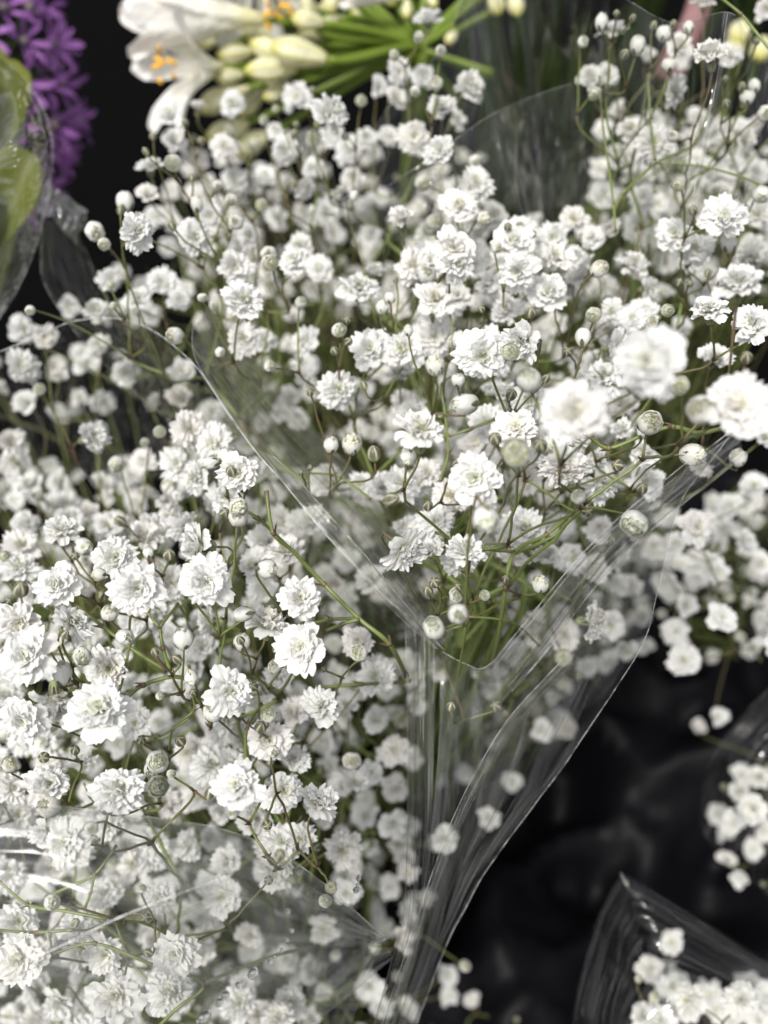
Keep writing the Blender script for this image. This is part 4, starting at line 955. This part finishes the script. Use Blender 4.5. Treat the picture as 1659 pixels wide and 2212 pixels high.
for (tx, ty, bx, by, d, m) in [(470, 215, 540, 190, .455, 2), (640, 75, 700, 85, .46, 0), (720, 140, 765, 125, .465, 2), (590, 20, 640, 30, .455, 1), (775, 45, 810, 70, .465, 1), (690, 10, 720, 30, .46, 0), (430, 240, 512, 190, .455, 0), (600, 150, 655, 120, .455, 1), (560, 175, 640, 160, .46, 2), (690, 60, 740, 40, .455, 1), (760, 20, 790, 60, .46, 2), (700, 110, 735, 95, .465, 1), (505, 60, 560, 70, .47, 1), (468, 118, 545, 112, .45, 1), (535, 92, 600, 60, .46, 0), (395, 95, 465, 92, .47, 1), (540, 92, 640, 130, .445, 0), (585, 100, 705, 128, .43, 0), (465, 170, 525, 160, .45, 1), (530, 152, 640, 148, .44, 2), (630, 38, 700, 50, .44, 1), (650, -5, 690, 25, .45, 0), (655, -20, 672, 40, .44, 2), (712, 28, 722, -25, .46, 1), (570, 212, 620, 192, .45, 1), (445, 300, 535, 265, .47, 0), (520, 250, 570, 195, .47, 2), (500, 330, 580, 290, .48, 1),
        (1078, 30, 1062, -20, .45, 1), (1120, 32, 1105, -20, .45, 1), (878, 38, 880, 0, .45, 2), (965, 92, 985, 70, .46, 1), (850, 10, 830, -30, .46, 1), (940, 15, 925, -15, .46, 0), (730, 85, 760, 70, .47, 2), (820, 100, 800, 75, .47, 2)]:
    p = P(bx, by, d + .004); q = P(tx, ty, d); ax = q - p; L = ax.length; ax.normalize()
    link('bud', LBUD[m], E, p - ub, rot_to(ax, gr.uniform(0, 6)), (L * 1.05, L * 1.05, L)); stalk(p, ax)
V, F = tube([(0, 0, 0), (.002, -.01, (uc.z - ub.z) * .5), tuple(uc - ub)], [.007, .0065, .006], 10); link('stem', MB().add(V, F).mesh('stem', M_GREEN), E)
for k in range(16):
    q = uc + Vector((gr.uniform(-.02, .05), gr.uniform(0, .06), gr.uniform(-.03, .03))); p = P(gr.uniform(640, 1130), gr.uniform(-40, 260), gr.uniform(.46, .52))
    V, F = tube([z - ub for z in bez(uc, (p - uc) * .3, p, (p - uc) * .3, 8)], .0014, 7); link('pedicel', MB().add(V, F).mesh('pedicel', M_GREEN), E)

# ------------------------------------------------------------------ things dimly seen behind the film at the top
def stick(name, label, cat, a, b, r, mat, group=None):
    V, F = tube(catmull([Vector((0, 0, 0)), (b - a) * .5 + Vector((.004, 0, .004)), b - a], 8), [r * (1 - .03 * i) for i in range(9)], 10)
    o = link(name, MB().add(V, F).mesh(name, mat), None, a); return tag(o, label, cat, group)
stick('pink_stem', 'thick dull pink stem leaning behind the film among dark leaves', 'pink stem', P(1445, 165, .52), P(1520, -60, .56), .0075, M_PINK)
bl = Vector((P(1200, 200, .6).x, P(1200, 200, .6).y, .05))
E = tag(empty('leaf_bunch', bl), 'dark green strap leaves standing behind the streaky film', 'foliage bunch')
for k in range(26):
    x = gr.uniform(1000, 1680); top = P(x, gr.uniform(-260, 40), gr.uniform(.58, .75)); bot = Vector((top.x * .9 + gr.uniform(-.02, .02), top.y + gr.uniform(-.03, .05), .12))
    V = []; F = []; n = 10; wv = Vector((gr.uniform(.5, 1), gr.uniform(-.5, .5), 0)).normalized(); pp = bez(bot, Vector((0, 0, .15)), top, Vector((gr.uniform(-.05, .05), gr.uniform(-.05, .05), .08)), n)
    for i, p in enumerate(pp):
        hw = .007 * math.sin(math.pi * min(.97, .25 + .75 * i / n)) + .0008
        for s in (-1, 0, 1): V.append(p + wv * (s * hw) + Vector((0, -.0015, 0)) * (1 - abs(s)) - bl)
    for i in range(n):
        for s in range(2): F.append((i * 3 + s, i * 3 + s + 1, i * 3 + s + 4, i * 3 + s + 3))
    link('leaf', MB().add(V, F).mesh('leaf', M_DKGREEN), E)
yb = Vector((P(1600, 130, .42).x, P(1600, 130, .42).y, .1))
E = tag(empty('yellow_buds', yb), 'cluster of pale yellow buds seen through the film corner', 'yellow flower')
for (tx, ty, bx, by) in [(1590, 90, 1605, 50), (1572, 125, 1595, 92), (1640, 125, 1650, 85)]:
    p = P(bx, by, .50); q = P(tx, ty, .49); ax = q - p; L = ax.length; ax.normalize()
    link('bud', LBUD[1], E, p - yb, rot_to(ax, 0), (L * 1.1, L * 1.1, L))
    V, F = tube([z - yb for z in bez(yb, Vector((0, 0, .15)), p, ax * .03, 10)], .0016, 7); link('stem', MB().add(V, F).mesh('stem', M_GREEN), E)

# ------------------------------------------------------------------ black buckets
def bucket(loc, r, h, label):
    E = tag(empty('flower_bucket', loc), label, 'bucket', 'black plastic flower buckets')
    V, F = revolve([(.001, 0.004), (r * .74, 0), (r * .76, .006), (r * .98, h - .012), (r * .98, h), (r * .95, h), (r * .945, h - .012), (r * .73, .012), (.001, .012)], 48); link('body', MB().add(V, F).mesh('body', M_BLACK), E)
    V, F = revolve([(r * .985, h - .016), (r * 1.06, h - .014), (r * 1.06, h + .002), (r * 1.03, h + .006), (r * .96, h + .003)], 48); link('rim', MB().add(V, F).mesh('rim', M_BLACK), E)
bucket(Vector((-.04, (ROOT['A'].y + ROOT['B'].y) / 2, .003)), .085, .28, 'black plastic bucket holding the two large baby\'s breath bunches')
print('ROOTS', {k: tuple(round(c, 3) for c in v) for k, v in ROOT.items()}, {k: len(v) for k, v in items.items()})

# ------------------------------------------------------------------ crumpled dark sheet added for dim reflections in the gap between the bunches
M_FILLER = simple('dark_filler', (0.002, 0.002, 0.003), 0.5, 0.10, (0.003, 0.003, 0.004), 30)
g = []; n = 70; base = P(1300, 1800, .62)
for i in range(n + 1):
    for j in range(n + 1):
        x = -.05 + .5 * i / n; y = .02 + .55 * j / n; q = Vector((x, y, 0))
        z = .16 + .05 * noise.noise(q * 7) + .035 * (1 - 2 * abs(noise.noise(q * 13 + Vector((3, 1, 0))))) + .012 * (1 - 2 * abs(noise.noise(q * 34)))
        g.append(Vector((x, y, z)) - base)
tag(link('filler_sheet', MB().add(g, [(i * (n + 1) + j, (i + 1) * (n + 1) + j, (i + 1) * (n + 1) + j + 1, i * (n + 1) + j + 1) for i in range(n) for j in range(n)]).mesh('filler_sheet', M_FILLER), None, base), 'added crumpled black sheet giving dim reflections in the dark gap below the wrapped bunches', 'plastic liner')

# ------------------------------------------------------------------ water drops on the low front lip film
wr = random.Random(2)
for (x, y, s) in [(775, 1897, 11), (772, 1912, 8), (770, 1922, 14), (630, 2010, 10), (620, 2030, 9), (608, 2053, 10), (583, 2078, 12), (594, 2066, 7), (546, 2103, 22), (514, 2128, 14), (486, 2150, 20), (474, 2165, 18), (440, 2196, 24), (622, 1970, 12)]:
    p = P(x, y, .1935 + .00004 * max(0, x - 430)); f = (CAM - p).normalized(); sz = s * p.length * 0 + s * .195 / FD / 2
    V, F = revolve([(.001, -.35), (.7, -.3), (1, 0), (.9, .3), (.55, .55), (.001, .65)], 14)
    o = link('water_drop', MB().add(V, F).mesh('water_drop', M_WATER), None, p, rot_to(f, wr.uniform(0, 6)), (sz, sz * wr.uniform(1, 1.5), sz))
    tag(o, 'tiny clear water drop clinging to the low crinkled film', 'water drop', 'water drops on the film')
